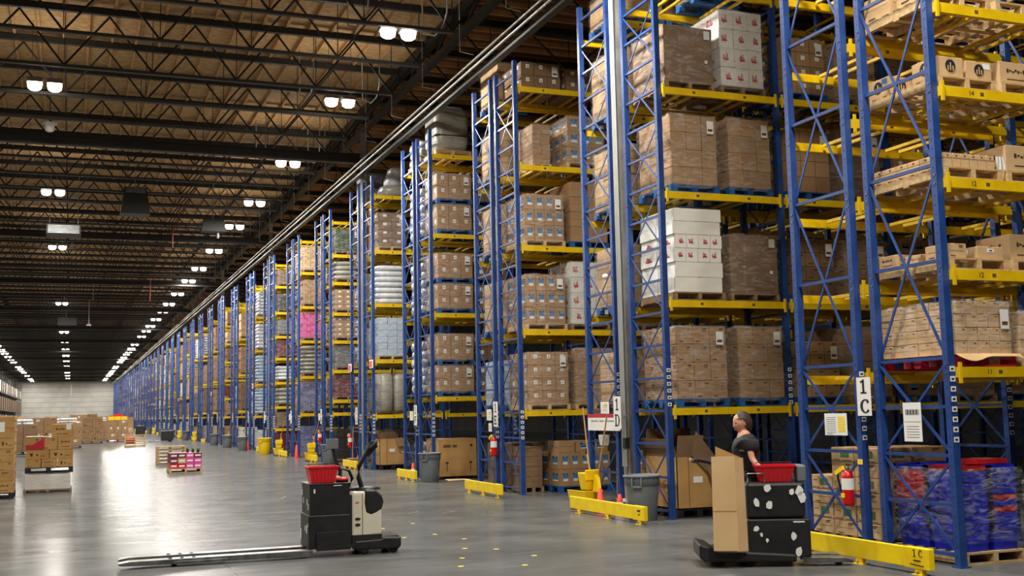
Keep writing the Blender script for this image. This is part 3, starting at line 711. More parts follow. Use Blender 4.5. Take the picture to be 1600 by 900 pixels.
t = thing('bulk_bag', 'large white wrapped bulk bag on the very top of second row beyond 1D', 'bulk bag', (8.72, yF - .02, z[3] + DK))
link('pallet', pallet_mesh(.98, 1.16, 'pallet_wood'), t)
mb = MB(); mb.pillow(.49, .58, .13 + .6, .98, 1.16, 1.22, 'wrap_grey', p=5, seg=(28, 12)); mb.build('bag', t)
mb = MB(); mb.pillow(.49, .58, 1.31, .8, .9, .12, 'bag_white', p=4, seg=(20, 7)); mb.build('lid', t)
mb = MB(); mb.box(-.01, -.012, .52, .99, 1.17, .545, 'goods_dark'); mb.build('strap', t)
bags('white sacks on top of the far half of second row beyond 1D', 8.72, yFf, z[3] + DK, .95, 1.1, .75, 3, 'wrap_grey', 'pallet_wood')
# ---- third row beyond 1D (1G)
z = LEV[4]
bags('two pale wrapped rolls standing on lowest shelf of third row beyond 1D', 8.76, yG, z[0] + DK, .9, 1.0, 1.3, 1, 'wrap_grey', None, cross=2)
load('pale blue crates in film on second shelf of third row beyond 1D', 8.70, yG, z[1] + DK, .95, 1.14, 1.3, 3, 3, 6, 'nothing', 'bag_blue', 'pallet_wood', seed=80, tag_=False)
bags('white sacks on third shelf of third row beyond 1D', 8.70, yG, z[2] + DK, .95, 1.14, 1.2, 7, 'bag_white', None, cross=1)
load('brown carton load with yellow sticker on fourth shelf of third row beyond 1D', 8.72, yG, z[3] + DK, .93, 1.14, 1.2, 2, 2, 4, 'tag', 'cardboard_dark', 'pallet_wood', seed=82)
t = thing('wrapped_bundle', 'grey wrapped bundle on top of third row beyond 1D', 'wrapped bundle', (9.0, yG, z[4] + DK))
mb = MB(); mb.pillow(.35, .5, .2, .9, 1.0, .4, 'wrap_grey', p=4); mb.pillow(.4, .5, .55, .6, .8, .4, 'bag_white', p=3.4); mb.pillow(.45, .5, .85, .5, .7, .3, 'wrap_grey', p=3.4); mb.build('bundle', t)
for li, zz in enumerate(z):
    load(f'{ordn(li + 1)} shelf load in the far half of third row beyond 1D', 8.72, yGf, zz + DK, .95, 1.12, 1.1, 3, 3, 4, 'plain', ['wrap_grey', 'bag_white', 'wrap_grey', 'cardboard_dark', 'goods_grey'][li], 'pallet_worn', merged=True, seed=li + 90, wrap=False)
# ---- farther rows: one load a shelf
FAR = {5: [(2.1, .95, 'goods_red', 'dark red'), (3.15, .95, 'goods_grey', 'mottled grey'), (4.2, .9, 'cardboard', 'brown white-tagged'), (5.2, .9, 'cardboard', 'brown tagged upper'), (6.3, .85, 'wrap_grey', 'greenish white'), (7.3, 1.0, 'goods_green', 'dark green'), ],
       6: [(1.65, 1.35, 'goods_purple', 'bluish purple'), (3.15, 1.3, 'wrap_grey', 'grey striped'), (4.6, 1.2, 'goods_pink', 'bright pink'), (6.0, 1.15, 'cardboard', 'brown'), (7.4, 1.15, 'pallet_wood', 'pale orange slatted')],
       7: [(1.0, .8, 'cardboard_dark', 'brown'), (2.0, .9, 'wrap_grey', 'grey'), (3.1, .8, 'bag_white', 'white'), (4.2, .85, 'goods_red', 'red-brown'), (5.2, .8, 'goods_grey', 'grey'), (6.3, .9, 'goods_dark', 'dark'), (7.5, .8, 'cardboard_dark', 'dark brown')],
       8: [(1.6, 1.45, 'bag_blue', 'bluish white'), (3.2, 1.5, 'bag_blue', 'pale blue'), (4.9, 1.4, 'bag_white', 'greyish white'), (6.6, 1.35, 'bag_white', 'white')]}
pal_far = [('cardboard', 'brown'), ('cardboard_dark', 'dark brown'), ('cardboard_tan', 'tan'), ('white_carton', 'white'), ('bag_white', 'grey-white'), ('wrap_grey', 'grey'), ('goods_red', 'dark red'), ('goods_grey', 'mottled grey'), ('cardboard', 'brown')]
for k in range(5, len(ROWS)):
    ya, yb = ROWS[k]
    if ya > YW - 5: break
    if k in FAR: items = FAR[k]
    else:
        r = random.Random(k * 3 + 1); lv = levels(k); items = []
        for i, zz in enumerate(lv[:-1]):
            mt, nm = r.choice(pal_far); items.append((zz, (lv[i + 1] - zz) * r.uniform(.7, .86), mt, nm))
    for i, (zz, hh, mt, nm) in enumerate(items):
        hh -= .06
        r = random.Random(k * 11 + i)
        rn = f'{ordn(k - 1)} row beyond sign 1D'
        if mt.startswith('bag') or mt == 'wrap_grey':
            t = thing('bagged_load', f'{nm} bagged load, {ordn(i + 1)} from floor on the {rn}', 'pallet load', (8.72, ya, zz + DK))
            mb = MB(); nb = max(3, int(hh / .17))
            for q in range(nb): mb.pillow(.47, .57, .1 + (hh - .1) * (q + .5) / nb, .95, 1.14, (hh - .1) / nb * 1.1, mat=mt, p=5, seg=(16, 5))
            mb.build('sacks', t); link('pallet', pallet_mesh(.95, 1.14, 'pallet_worn', .1), t)
        else:
            load(f'{nm} load, {ordn(i + 1)} from floor on the {rn}', 8.72, ya, zz + DK, .95, 1.14, hh, 3 if k < 9 else 2, 3 if k < 9 else 2, 4, 'tag' if 'tagged' in nm else ('print' if k < 12 else 'nothing'), mt, 'pallet_worn', merged=True, wrap=k < 8, tag_=k < 8, seed=k * 5 + i)
        if k < 16 and i % 2 == 0:
            load(f'pale load behind the {nm} one, {ordn(i + 1)} up, {ordn(k - 1)} row beyond 1D', 8.72, yb, zz + DK, .95, 1.12, hh * .9, 2, 2, 3, 'nothing', r.choice(['cardboard_tan', 'bag_white', 'wrap_grey']), 'pallet_worn', merged=True, wrap=False, tag_=False)
# ---- row 1C near half
z = LEV[0]
# lowest: red pallet with kraft sheet and shiny wrapped cartons
t = load('shiny wrapped tan cartons on a red pallet, lowest 1C shelf', 8.64, yC - .04, z[0] + DK, .80, 1.2, .70, 5, 6, 4, 'stock', 'cardboard_tan', 'pallet_red', seed=101, tag_=True)
mb = MB(); n = 12; vs = []; fs = []
for i in range(n + 1):
    u = i / n; x_ = -.03 + u * .88; dz = -.03 - .05 * max(0, math.sin(u * 7)) 
    vs += [(x_, 1.2, .135), (x_, -.02, .135), (x_, -.075, .135 + dz)]
for i in range(n):
    a = i * 3; fs += [(a, a + 1, a + 4, a + 3), (a + 1, a + 2, a + 5, a + 4)]
mb.add(vs, fs, 'cardboard_kraft'); s_ = mb.build('slip_sheet', t); sm = s_.modifiers.new('thick', 'SOLIDIFY'); sm.thickness = .006
load('second wrapped tan carton load right of the one on the red pallet', 9.52, yC - .04, z[0] + DK, .8, 1.2, .6, 5, 4, 3, 'stock', 'cardboard_tan', 'pallet_wood', seed=102, tag_=False)
def loose(label, x, y, z_, w, d, h, style, base, rot=0, seed=0, group=None, name='carton'):
    o = link(name, carton_mesh(w, d, h, style, base, seed), None, (x, y, z_), rot); return tag(o, label, 'box', group)
def bare_pallet(label, x, y, z_, w=.8, d=1.2, mat='pallet_wood', group=None, rot=0):
    return tag(link('pallet', pallet_mesh(w, d, mat), None, (x, y, z_), rot), label, 'pallet', group)
# second shelf: pallets with a few cartons
zz = z[1] + DK
bare_pallet('raw wooden pallet carrying two small cartons on second 1C shelf, left one', 8.64, yC - .03, zz)
bare_pallet('raw wooden pallet on second 1C shelf, right one', 9.52, yC - .03, zz)
loose('small tan carton at the front left on the second 1C shelf pallet', 8.64, yC, zz + .13, .26, .34, .16, 'print', 'cardboard_tan', seed=1)
loose('tan carton with white label at the front right of second 1C shelf pallet', 9.05, yC, zz + .13, .36, .4, .14, 'tag', 'cardboard_tan', seed=2)
loose('small tan carton at the far end of second 1C shelf pallet', 8.66, yC + .82, zz + .13, .26, .3, .15, 'script', 'cardboard_tan', seed=3)
loose('brown carton lying in the middle of second 1C shelf pallet', 8.66, yC + .42, zz + .13, .3, .26, .10, 'plain', 'cardboard_tan', seed=4)
loose('taller tan carton on the right pallet of second 1C shelf', 9.56, yC + .05, zz + .13, .5, .5, .3, 'script', 'cardboard_tan', seed=5)
# third shelf: rows of small cartons
zz = z[2] + DK
bare_pallet('raw wooden pallet under the row of small cartons, third 1C shelf', 8.64, yC - .03, zz)
bare_pallet('raw wooden pallet under the big scripted carton, third 1C shelf', 9.52, yC - .03, zz)
for i in range(6):
    for j in range(6):
        if j not in (0, 1, 3, 5) and i: continue
        loose('small tan shelf carton in the even row on the third 1C shelf', 8.66 + i * .118, yC - .01 + j * .19, zz + .13, .115, .185, .155, 'knob', 'cardboard_tan', group='row of small cartons on third 1C shelf')
mb = MB()
vs = []; n = 6
for i in range(n + 1): vs += [(i * .02, -.01 * (i % 2), .14), (i * .02 + .01, .01 * (i % 3), 0)]
mb.add(vs, [(2 * i, 2 * i + 1, 2 * i + 3, 2 * i + 2) for i in range(n)], 'label_white'); o = mb.build('crumpled_film', None, (9.375, yC - .02, zz + .135)); o.modifiers.new('t', 'SOLIDIFY').thickness = .004
tag(o, 'crumpled white film scrap beside the row of small cartons', 'film scrap')
loose('large tan carton with dark script beside the row of small cartons', 9.54, yC + .0, zz + .13, .6, .6, .3, 'script', 'cardboard_tan', seed=6)
# fourth shelf: round-marked cartons
zz = z[3] + DK
bare_pallet('raw wooden pallet under the round-marked cartons, fourth 1C shelf', 8.64, yC - .03, zz)
bare_pallet('raw wooden pallet at the right on the fourth 1C shelf', 9.52, yC - .03, zz)
loose('tan carton with round black emblem, front left on fourth 1C shelf', 8.66, yC, zz + .13, .36, .4, .23, 'round', 'cardboard_tan', seed=0)
loose('tan carton with round emblem and white label, front right on fourth 1C shelf', 9.08, yC + .02, zz + .13, .36, .4, .22, 'round', 'cardboard_tan', seed=1)
loose('tan carton with round emblem at the far end of the fourth 1C shelf', 8.66, yC + .78, zz + .13, .36, .36, .23, 'round', 'cardboard_tan', seed=2)
loose('tan scripted carton beside the round-marked ones on fourth 1C shelf', 9.56, yC + .02, zz + .13, .5, .5, .26, 'script', 'cardboard_tan', seed=7)
# fifth shelf
zz = z[4] + DK
bare_pallet('raw wooden pallet seen from below, left one on fifth 1C shelf', 8.64, yC - .03, zz)
bare_pallet('raw wooden pallet seen from below, right one on fifth 1C shelf', 9.52, yC - .03, zz)
loose('tan carton standing on the fifth 1C shelf', 8.68, yC + .1, zz + .13, .5, .5, .4, 'print', 'cardboard_tan', seed=8)
loose('tan carton behind the first on the fifth 1C shelf', 8.68, yC + .7, zz + .13, .5, .45, .3, 'print', 'cardboard_tan', seed=9)
# ---- floor under 1C: tote stack
t = thing('tote_stack', 'film-wrapped stack of blue and red plastic totes on the floor under 1C', 'tote stack', (8.66, yC + .05, 0))
link('pallet', pallet_mesh(.84, 1.1, 'pallet_wood'), t)
def tote_mesh(w, d, mat):
    mb = MB(); h = .26
    mb.frustum(w / 2, d / 2, 0, w - .07, d - .07, w - .03, d - .03, h - .02, mat)
    for (x0_, y0_, x1_, y1_) in ((0, 0, w, .03), (0, d - .03, w, d), (0, 0, .03, d), (w - .03, 0, w, d)): mb.box(x0_, y0_, h - .035, x1_, y1_, h, mat)
    for x_ in (w * .3, w * .68): mb.box(x_, -.012, h - .05, x_ + .05, .02, h - .015, mat)
    for y_ in (d * .3, d * .68): mb.box(-.012, y_, h - .05, .02, y_ + .05, h - .015, mat)
    return mb.mesh('tote')
TB, TR = tote_mesh(.38, .50, 'tote_blue'), tote_mesh(.38, .50, 'tote_red')
for cx in (0, 1):
    for cy in (0, 1):
        n_ = 10 + (1 if cy == 0 else 1)
        for q in range(n_):
            red = (cx == 0 and cy == 1 and 4 <= q <= 9) or (cx == 0 and cy == 0 and q == 10) or (q in (5,) and cx == 1 and cy == 0) or (cx == 1 and cy == 0 and q == 3)
            o = link('tote', TR if red else TB, t, (.03 + cx * .40, .03 + cy * .52, .13 + q * .063))
            o['label'] = 'red plastic tote' if red else 'blue plastic tote'
film_shell(t, .01, .01, .22, .83, 1.09, .99, 5, bul=.03)
mb = MB(); mb.tube([(.84, -.02, .85), (.87, .0, .55), (.9, .0, .3), (.98, -.02, .16)], .025, 'film', 6); mb.build('loose_film', t)
loose('red plastic tray lying on top of the wrapped tote stack', 8.95, yC + .1, .13 + 10 * .063 + .27, .42, .3, .06, 'nothing', 'tote_red', seed=3, name='tray')
# green-marked cartons under the far half of 1C
t0 = bare_pallet('low wooden pallet under the stepped stack of green-marked cartons', 8.70, yCf - .05, 0, 1.1, 1.35, 'pallet_worn')
for q in range(6):
    nn = [3, 3, 3, 3, 2, 2][q] 
    for j in range(3):
        if q == 4 and j == 2: continue
        if q == 5 and j == 2: continue
        hh = .175
        loose(f'tan carton with green panel in the stepped stack behind the extinguisher, {ordn(q + 1)} layer', 8.72, yCf - .04 + j * .43, .13 + q * hh, .5, .42, hh, 'green' if q % 2 else 'print', 'cardboard_tan', seed=0, group='green-marked cartons under 1C')
    loose('tan carton at the back of the green-marked stack', 9.24, yCf - .02, .13 + q * .175, .5, .6, .175, 'print', 'cardboard_tan', group='cartons at the back of the green-marked stack')
# ---- floor under 1D: opened gaylord
def open_box(label, x, y, w, d, h, base='cardboard_gold', flaps=((.0, .28, .35),), pallet='pallet_black', name='gaylord_box', tilt=1):
    t = thing(name, label, 'large box', (x, y, 0))
    link('pallet', pallet_mesh(w, d, pallet), t)
    mb = MB(); z0 = .13; th = .012
    for a in ((0, 0, w, th), (0, d - th, w, d), (0, 0, th, d), (w - th, 0, w, d)): mb.box(a[0], a[1], z0, a[2], a[3], z0 + h, base)
    mb.box(0, 0, z0, w, d, z0 + .02, base)
    mb.box(w * .25, -.004, z0, w * .26, 0, z0 + h, 'seam')
    o = mb.build('body', t)
    mb = MB()   # flaps: front hanging out, left standing, back standing
    def flap(p, q, dx, dy, dz): mb.add([p, q, (q[0] + dx, q[1] + dy, q[2] + dz), (p[0] + dx, p[1] + dy, p[2] + dz)], [(0, 1, 2, 3)], 'cardboard_dark')
    zt = z0 + h
    flap((0, 0, zt), (w * .55, 0, zt), .02, -.05, .33 * tilt); flap((0, d, zt), (0, 0, zt), -.08, 0, .28 * tilt); flap((w, d, zt), (0, d, zt), .12, .1, .42 * tilt)
    flap((w, 0, zt), (w, d, zt), .3 * tilt, 0, -.35 * tilt + .1); flap((w * .55, -.004, zt), (w, -.004, zt), .12 * tilt, -.1, -.4 * tilt)
    if tilt == 1:
        mb.add([(w * .3, -.03, zt + .02), (w * .42, -.04, zt + .40), (w * .75, -.07, zt + .05), (w + .16, -.09, .50), (w + .12, -.06, .24), (w * .72, -.05, .62)], [(0, 5, 2, 1), (5, 4, 3, 2)], 'cardboard_dark')
    f = mb.build('flaps', t); f.modifiers.new('t', 'SOLIDIFY').thickness = .01
    mb = MB(); mb.box(w * .35, -.008, z0 + h * .5, w * .55, -.004, z0 + h * .62, 'label_white'); mb.box(w * .8, -.008, z0 + h * .45, w * .9, -.004, z0 + h * .52, 'label_white'); mb.build('shipping_label', t)
    return t
open_box('worn open-topped gaylord carton with flaps up, on the floor under 1D', 8.72, yD + .1, .82, 1.05, .8)
open_box('gaylord carton on the floor under 1D, right of the open worn one', 9.86, yD + .15, .7, .9, .55, tilt=.3)
# closed and open gaylords on farther floors
open_box('open gaylord carton with white label on the floor, third row beyond 1D', 8.74, yG - .02, .85, 1.05, .8, tilt=.6)
t = thing('gaylord_box', 'large closed gaylord carton with dark print and hand holes, second row beyond 1D', 'large box', (8.7, yF - .02, 0))
link('pallet', pallet_mesh(1.0, 1.1, 'pallet_black', .08), t)
mb = MB(); mb.box(0, 0, .08, 1.0, 1.1, 1.02, 'cardboard_gold'); mb.build('body', t)
mb = MB()
for i, wd in enumerate((.03, .03, .03, .03, .03, 0, .03, .03, .03)):
    if wd: mb.box(.12 + i * .04, -.004, .80, .12 + i * .04 + wd, 0, .87, 'ink')
mb.lathe((.86, -.002, .85), [(.035, -.003), (.035, .003)], 'ink', 16, 'y')
mb.box(.2, -.004, .2, .215, 0, .42, 'black_ink'); mb.box(.83, -.004, .2, .845, 0, .42, 'black_ink'); mb.box(.17, -.004, .40, .25, 0, .44, 'ink'); mb.box(.8, -.004, .4, .88, 0, .44, 'ink'); mb.build('print', t)
mb = MB(); mb.add([(0, 0, 0), (.62, .05, .012), (.6, .5, .012), (.05, .45, .02)], [(0, 1, 2, 3)], 'cardboard_kraft'); o = mb.build('flat_cardboard', None, (8.7, yF - .75, .012)); o.modifiers.new('t', 'SOLIDIFY').thickness = .008
tag(o, 'flattened pale cardboard lying before the closed gaylord carton', 'cardboard')
# floor under first row beyond 1D
t = load('brown blue-labelled cartons on teal pallet, floor of first row beyond 1D', 9.36, yE - .02, 0, 1.2, 1.1, .82, 5, 2, 2, 'bluetag', 'cardboard', 'pallet_blue', wrap=False, tag_=False, seed=120)
for i in range(3): loose(f'single brown carton lying on the blue-labelled floor stack, {ordn(i + 1)} from left', 9.40 + i * .38, yE + .05, .82, .36, .6, .24, 'bluetag' if i else 'plain', 'cardboard', seed=i)
load('small brown carton stack on the floor left of the blue-labelled cartons', 8.72, yE + .35, 0, .45, .7, .95, 1, 2, 4, 'plain', 'cardboard_dark', 'pallet_worn', wrap=False, tag_=False)
load('brown cartons stacked deep on the floor at the back, first row beyond 1D', 8.72, yEf, 0, 1.0, 1.1, 1.0, 3, 3, 3, 'plain', 'cardboard_dark', 'pallet_worn', wrap=False, tag_=False)
load('dark brown cartons on the floor of the far 1D half', 9.0, yDf, 0, 1.4, 1.1, .95, 4, 3, 3, 'bluetag', 'cardboard', 'pallet_worn', wrap=False, tag_=False)
for k in range(5, 22):
    ya, yb = ROWS[k]
    mt, nm = {5: ('goods_dark', 'dark crated'), 6: ('goods_purple', 'bluish purple'), 7: ('goods_red', 'red-brown')}.get(k, random.Random(k * 7).choice(pal_far[:6]))
    load(f'{nm} load on the floor of the {ordn(k - 1)} row beyond sign 1D', 8.74, ya + .02, 0, .95, 1.1, random.Random(k).uniform(.9, 1.35), 3, 3, 4, 'print' if k > 6 else 'nothing', mt, 'pallet_worn', merged=True, wrap=False, tag_=False)
bags('grey bags heaped behind the can, far half of second row beyond 1D', 8.75, yFf, 0, .9, 1.0, .9, 4, 'wrap_grey', 'pallet_worn')

# ------------------------------------------------------------------ row ends: guards, signs, cans
# serif letters for the big signs, built from plain strokes
def serif(mb, ch, w, h, mat, t_=.003):
    # u across, v up, centred; written on a plane facing -X (u -> -Y)
    def R(u0, v0, u1, v1): mb.box(-t_, -u1, v0, 0, -u0, v1, mat)
    def arc(cx, cy, rx, ry, a0, a1, tk, n=14):
        for i in range(n):
            A, B = a0 + (a1 - a0) * i / n, a0 + (a1 - a0) * (i + 1) / n
            p = [(cx + rx * math.cos(A), cy + ry * math.sin(A)), (cx + rx * math.cos(B), cy + ry * math.sin(B))]
            th = tk * (.35 + .65 * abs(math.cos((A + B) / 2)))
            q = [(cx + (rx - th) * math.cos(B), cy + (ry - th * .8) * math.sin(B)), (cx + (rx - th) * math.cos(A), cy + (ry - th * .8) * math.sin(A))]
            pts = [(-u, v) for u, v in p + q]; mb.prism(pts, 'x', -t_, 0, mat)
    s = w * .2
    if ch == '1': R(-s / 2, -h / 2, s / 2, h / 2); R(-w * .3, -h / 2, w * .3, -h / 2 + h * .1); R(-w * .3, h * .28, 0, h * .40)
    if ch == 'D': R(-w * .36, -h / 2, -w * .36 + s, h / 2); R(-w * .46, -h / 2, w * .05, -h / 2 + .018); R(-w * .46, h / 2 - .018, w * .05, h / 2); arc(0, 0, w * .45, h / 2, -PI / 2, PI / 2, s)
    if ch == 'C': arc(.02, 0, w * .46, h / 2, PI * .22, PI * 1.78, s * 1.1, 24); R(w * .28, h * .2, w * .34, h * .48)
    if ch in 'EFHIKL': R(-w * .34, -h / 2, -w * .34 + s, h / 2)
    if ch in 'EF': R(-w * .44, h / 2 - .025, w * .36, h / 2); R(-w * .3, -.012, w * .2, .012); R(w * .3, h / 2 - .08, w * .36, h / 2)
    if ch == 'E': R(-w * .44, -h / 2, w * .38, -h / 2 + .025); R(w * .32, -h / 2, w * .38, -h / 2 + .08)
    if ch == 'G': arc(.02, 0, w * .46, h / 2, PI * .25, PI * 1.8, s, 24); R(w * .2, -h * .4, w * .38, 0)
    if ch == 'H': R(w * .16, -h / 2, w * .16 + s, h / 2); R(-w * .2, -.012, w * .2, .012)
    if ch == 'J': R(0, -h * .3, s, h / 2); arc(-w * .1, -h * .3, w * .3, h * .2, PI, 2 * PI, s * .8)
    if ch == 'K': mb.bar((-t_ / 2, 0.02, 0), (-t_ / 2, -w * .35, h / 2), .003, s * .7, mat); mb.bar((-t_ / 2, 0.02, 0), (-t_ / 2, -w * .35, -h / 2), .003, s * .7, mat)
def guard(k, y0, y1, xg):
    L = y1 - y0
    t = thing('rack_end_guard', f'yellow rack end guard {"marked 1C" if k == 0 else ("below sign 1D" if k == 1 else "at the foot of the " + rowname(k))}', 'guard rail', (xg, y0, 0), 0, None)
    mb = MB(); h = .2; z0 = .06
    mb.prism([(0, z0), (.05, z0), (.05, z0 + h), (0, z0 + h)], 'y', 0, L, 'guard_yellow')
    # turned end
    a = MB()
    mb.box(-.012, -.02, z0 - .005, .06, .34, z0 + h + .005, 'guard_yellow')
    bevel(mb.build('rail', t), .008)
    for yy_ in (.1, L * .45, L * .85):
        mb = MB(); mb.box(.0, yy_, 0, .05, yy_ + .1, .06, 'guard_yellow'); mb.box(-.03, yy_ - .02, 0, .08, yy_ + .12, .008, 'guard_yellow'); mb.lathe((-.015, yy_ + .05, .008), [(.012, 0), (.012, .02)], 'steel', 8); mb.build('foot', t)
    if k == 0:
        a1 = MB(); serif(a1, '1', .06, .075, 'black_ink', .002); a1.build('numeral', t, (-.0125, .185, z0 + .15))
        a1 = MB(); serif(a1, 'C', .065, .075, 'black_ink', .002); a1.build('letter', t, (-.0125, .115, z0 + .15))
        mb = MB(); mb.box(-.015, .1, z0 + .07, -.0125, .2, z0 + .085, 'ink'); mb.bar((-.014, .06, z0 + .03), (-.014, .25, z0 + .04), .003, .01, 'ink'); mb.build('scuff', t)
    elif k == 1:
        mb = MB(); mb.box(-.0135, .08, z0 + .12, -.0125, .18, z0 + .15, 'ink'); mb.box(-.0135, .1, z0 + .07, -.0125, .15, z0 + .09, 'ink'); mb.build('scuff', t)
    return t
for k in range(0, 34):
    ya, yb = ROWS[k]
    if k == 0: guard(0, 8.95, 11.2, 7.86)
    elif k == 1: guard(1, 14.78, 17.4, 7.82)
    elif k == 2: guard(2, 20.85, 23.0, 7.88)
    elif k == 3: guard(3, 27.1, 28.75, 7.98)
    else: guard(k, ya + .5, ya + 2.3, 8.12)
for k in range(0, 30):
    ya, yb = ROWS[k]
    yc_ = (ya + FD + yb) / 2
    L = 'CDEFGHIJK'[k] if k < 9 else None
    if k % 3 == 1: yc_ -= .08
    nm = {0: 'tall white row sign reading 1 over C', 1: 'tall white row sign reading 1 over D'}.get(k, f'white row sign on the {rowname(k)}')
    t = thing('aisle_sign', nm, 'sign', (8.47 if k % 3 != 1 else 8.34, yc_, 1.37 if k else 1.56))
    mb = MB(); mb.box(0, -.13 if k else -.12, 0, .006, .13 if k else .12, .53 if k else .44, 'label_white')
    mb.box(.006, -.02, .2, .12 if k % 3 != 1 else .17, .02, .23, 'galv'); mb.build('plate', t)
    if L:
        mb = MB(); hh = .19 if k else .16
        serif(mb, '1', .17, hh, 'black_ink'); o = mb.build('numeral', t, (0, 0, .40 if k else .335))
        mb = MB(); serif(mb, L, .19, hh, 'black_ink'); mb.build('letter', t, (0, 0, .14 if k else .11))
    else:
        mb = MB(); mb.box(-.002, -.03, .30, 0, .03, .48, 'black_ink'); mb.box(-.002, -.07, .06, 0, .07, .1, 'black_ink'); mb.box(-.002, -.07, .06, 0, -.03, .24, 'black_ink'); mb.build('characters', t)
def notice(label, y, z0, w, h, kind, x=8.50):
    t = thing('notice_sheet', label, 'notice', (x, y, z0))
    mb = MB(); mb.box(0, -w / 2, 0, .003, w / 2, h, 'label_white'); mb.build('paper', t)
    mb = MB()
    if kind == 'table':
        for i in range(9): mb.box(-.001, w * .0, h * .12 + i * h * .085, 0, w * .42, h * .12 + i * h * .085 + .004, 'ink')
        mb.box(-.001, -w * .42, h * .15, 0, -w * .1, h * .85, 'print_yellow'); mb.box(-.002, w * .15, h * .06, -.001, w * .4, h * .08, 'label_blue')
        for i in range(5): mb.box(-.002, -w * .42, h * .25 + i * h * .13, -.001, -w * .1, h * .25 + i * h * .13 + .004, 'label_white')
    elif kind == 'bars':
        for i in range(14): mb.box(-.001, -w * .38 + i * w * .055, h * .68, 0, -w * .38 + i * w * .055 + w * (.02 + .015 * (i % 3)), h * .82, 'black_ink')
        mb.box(-.001, -w * .45, h * .50, 0, w * .45, h * .51, 'seam')
        for i in range(5): mb.box(-.001, -w * .35, h * .1 + i * h * .07, 0, w * .35, h * .1 + i * h * .07 + .005, 'ink')
    else:
        for i in range(4): mb.box(-.001, -w * .3, h * .2 + i * h * .16, 0, w * .3, h * .2 + i * h * .16 + .005, 'ink')
        mb.box(-.001, -w * .3, h * .6, 0, w * .05, h * .85, 'print_yellow') if kind == 'spot' else None
    mb.build('print', t); return t
notice('white notice with a yellow table hung on the far 1C frame', 11.12, 1.33, .42, .26, 'table')
notice('white two-part barcode notice hung on the near 1C frame', 9.80, 1.28, .28, .42, 'bars')
notice('white page with yellow spot above the red-topped board, far 1D frame', 17.35, 1.62, .32, .2, 'spot')
t = thing('notice_board', 'white board with a red top band and grey lettering on the far 1D frame', 'sign', (8.49, 17.4, 1.33))
mb = MB(); mb.box(0, -.62, 0, .008, .62, .28, 'label_white'); mb.box(-.001, -.62, .22, .009, .62, .285, 'print_red'); mb.build('board', t)
mb = MB()
for i in range(22):
    if i in (10, 15): continue
    mb.box(-.001, -.5 + i * .045, .15, 0, -.5 + i * .045 + .03, .175, 'seam')
mb.build('lettering', t)
for k in (2, 3, 4, 5, 6, 7):
    ya, yb = ROWS[k]
    notice(f'white page hung on the far frame of the {ordn(k - 1)} row beyond 1D', yb + .3, 1.50, .30, .24, 'spot')
    if k == 2: notice('second small white page under the first, far frame just beyond 1D', yb + .25, 1.26, .2, .18, 'text')
# pink and white flag signs high on the third and farther rows
for k in (4, 8, 11, 15, 20, 26, 33):
    ya, yb = ROWS[k]
    for j, yy_ in enumerate((ya, yb + FD)):
        if k > 4 and j: continue
        t = thing('flag_sign', f'pink and white rounded sign on the {["near", "far"][j]} frame, {ordn(k - 1)} row beyond 1D', 'sign', (8.48, yy_, 3.2))
        mb = MB(); mb.box(0, -.2, -.13, .03, .2, .13, 'white_paint'); bevel(mb.build('plate', t), .03)
        mb = MB(); mb.box(-.004, -.15, -.09, .0, .15, .09, 'print_pink' if j else 'cone_orange'); mb.build('face', t)
# small camera-like sensor on the far 1D frame
t = thing('bullet_camera', 'small white rounded sensor on the far 1D frame', 'camera', (8.46, 17.1, 3.95))
mb = MB(); mb.pillow(0, 0, 0, .1, .12, .1, 'white_paint', p=2.2); mb.build('body', t); mb = MB(); mb.box(.02, -.015, -.015, .06, .015, .015, 'galv'); mb.build('bracket', t)
def trash_can(label, x, y, mat='can_grey', h=.69, r=.27):
    t = thing('trash_can', label, 'trash can', (x, y, 0))
    mb = MB(); mb.lathe((0, 0, 0), [(r * .78, 0), (r * .80, .01), (r * .93, h * .74), (r * .93, h * .76), (r * .99, h * .77), (r, h * .93), (r * 1.0, h * .95), (r * .96, h * .95), (r * .9, h * .75), (r * .72, .04)], mat, 36); mb.build('body', t)
    mb = MB(); mb.lathe((0, 0, h * .95), [(r * 1.0, -.01), (r * 1.07, -.008), (r * 1.08, .02), (r * 1.0, .03), (r * .97, .01)], mat, 36); mb.build('rim', t)
    for a in (PI * 1.25, PI * .25):
        mb = MB(); 
        mb.box(r * .98, -.085, h * .73, r * 1.07, -.06, h * .94, mat); mb.box(r * .98, .06, h * .73, r * 1.07, .085, h * .94, mat); mb.box(r * .98, -.085, h * .72, r * 1.07, .085, h * .77, mat)
        mb.build('handle', t, rotz=a)
    return t
trash_can('grey round trash can before sign 1D', 8.19, 15.5)
trash_can('grey round trash can at the second row beyond 1D', 8.27, 26.75, h=.72)
trash_can('grey round trash can at the fourth row beyond 1D, behind the parked truck handle', 8.25, 38.3)
trash_can('yellow round trash can at the sixth row beyond 1D', 8.1, 51.2, 'can_yellow', .72, .3)
for k in (8, 9, 10, 13, 15, 17, 20): trash_can(f'grey round trash can at the {ordn(k - 1)} row beyond 1D', 8.0, ROWS[k][0] - .1)
def cone(label, x, y, h=.32, two=False):
    t = thing('traffic_cone', label, 'cone', (x, y, 0))
    mb = MB(); mb.box(-.1, -.1, 0, .1, .1, .02, 'cone_orange'); bevel(mb.build('base', t), .008)
    mb = MB()
    f = lambda z: .085 - .06 * z / h
    if two: mb.lathe((0, 0, .02), [(.085, 0), (f(h * .6), h * .6)], 'white_paint', 18); mb.lathe((0, 0, .02), [(f(h * .6), h * .6), (f(h), h), (.012, h + .005)], 'cone_orange', 18)
    else: mb.lathe((0, 0, .02), [(.085, 0), (f(h), h), (.012, h + .005)], 'cone_orange', 18)
    mb.build('body', t)
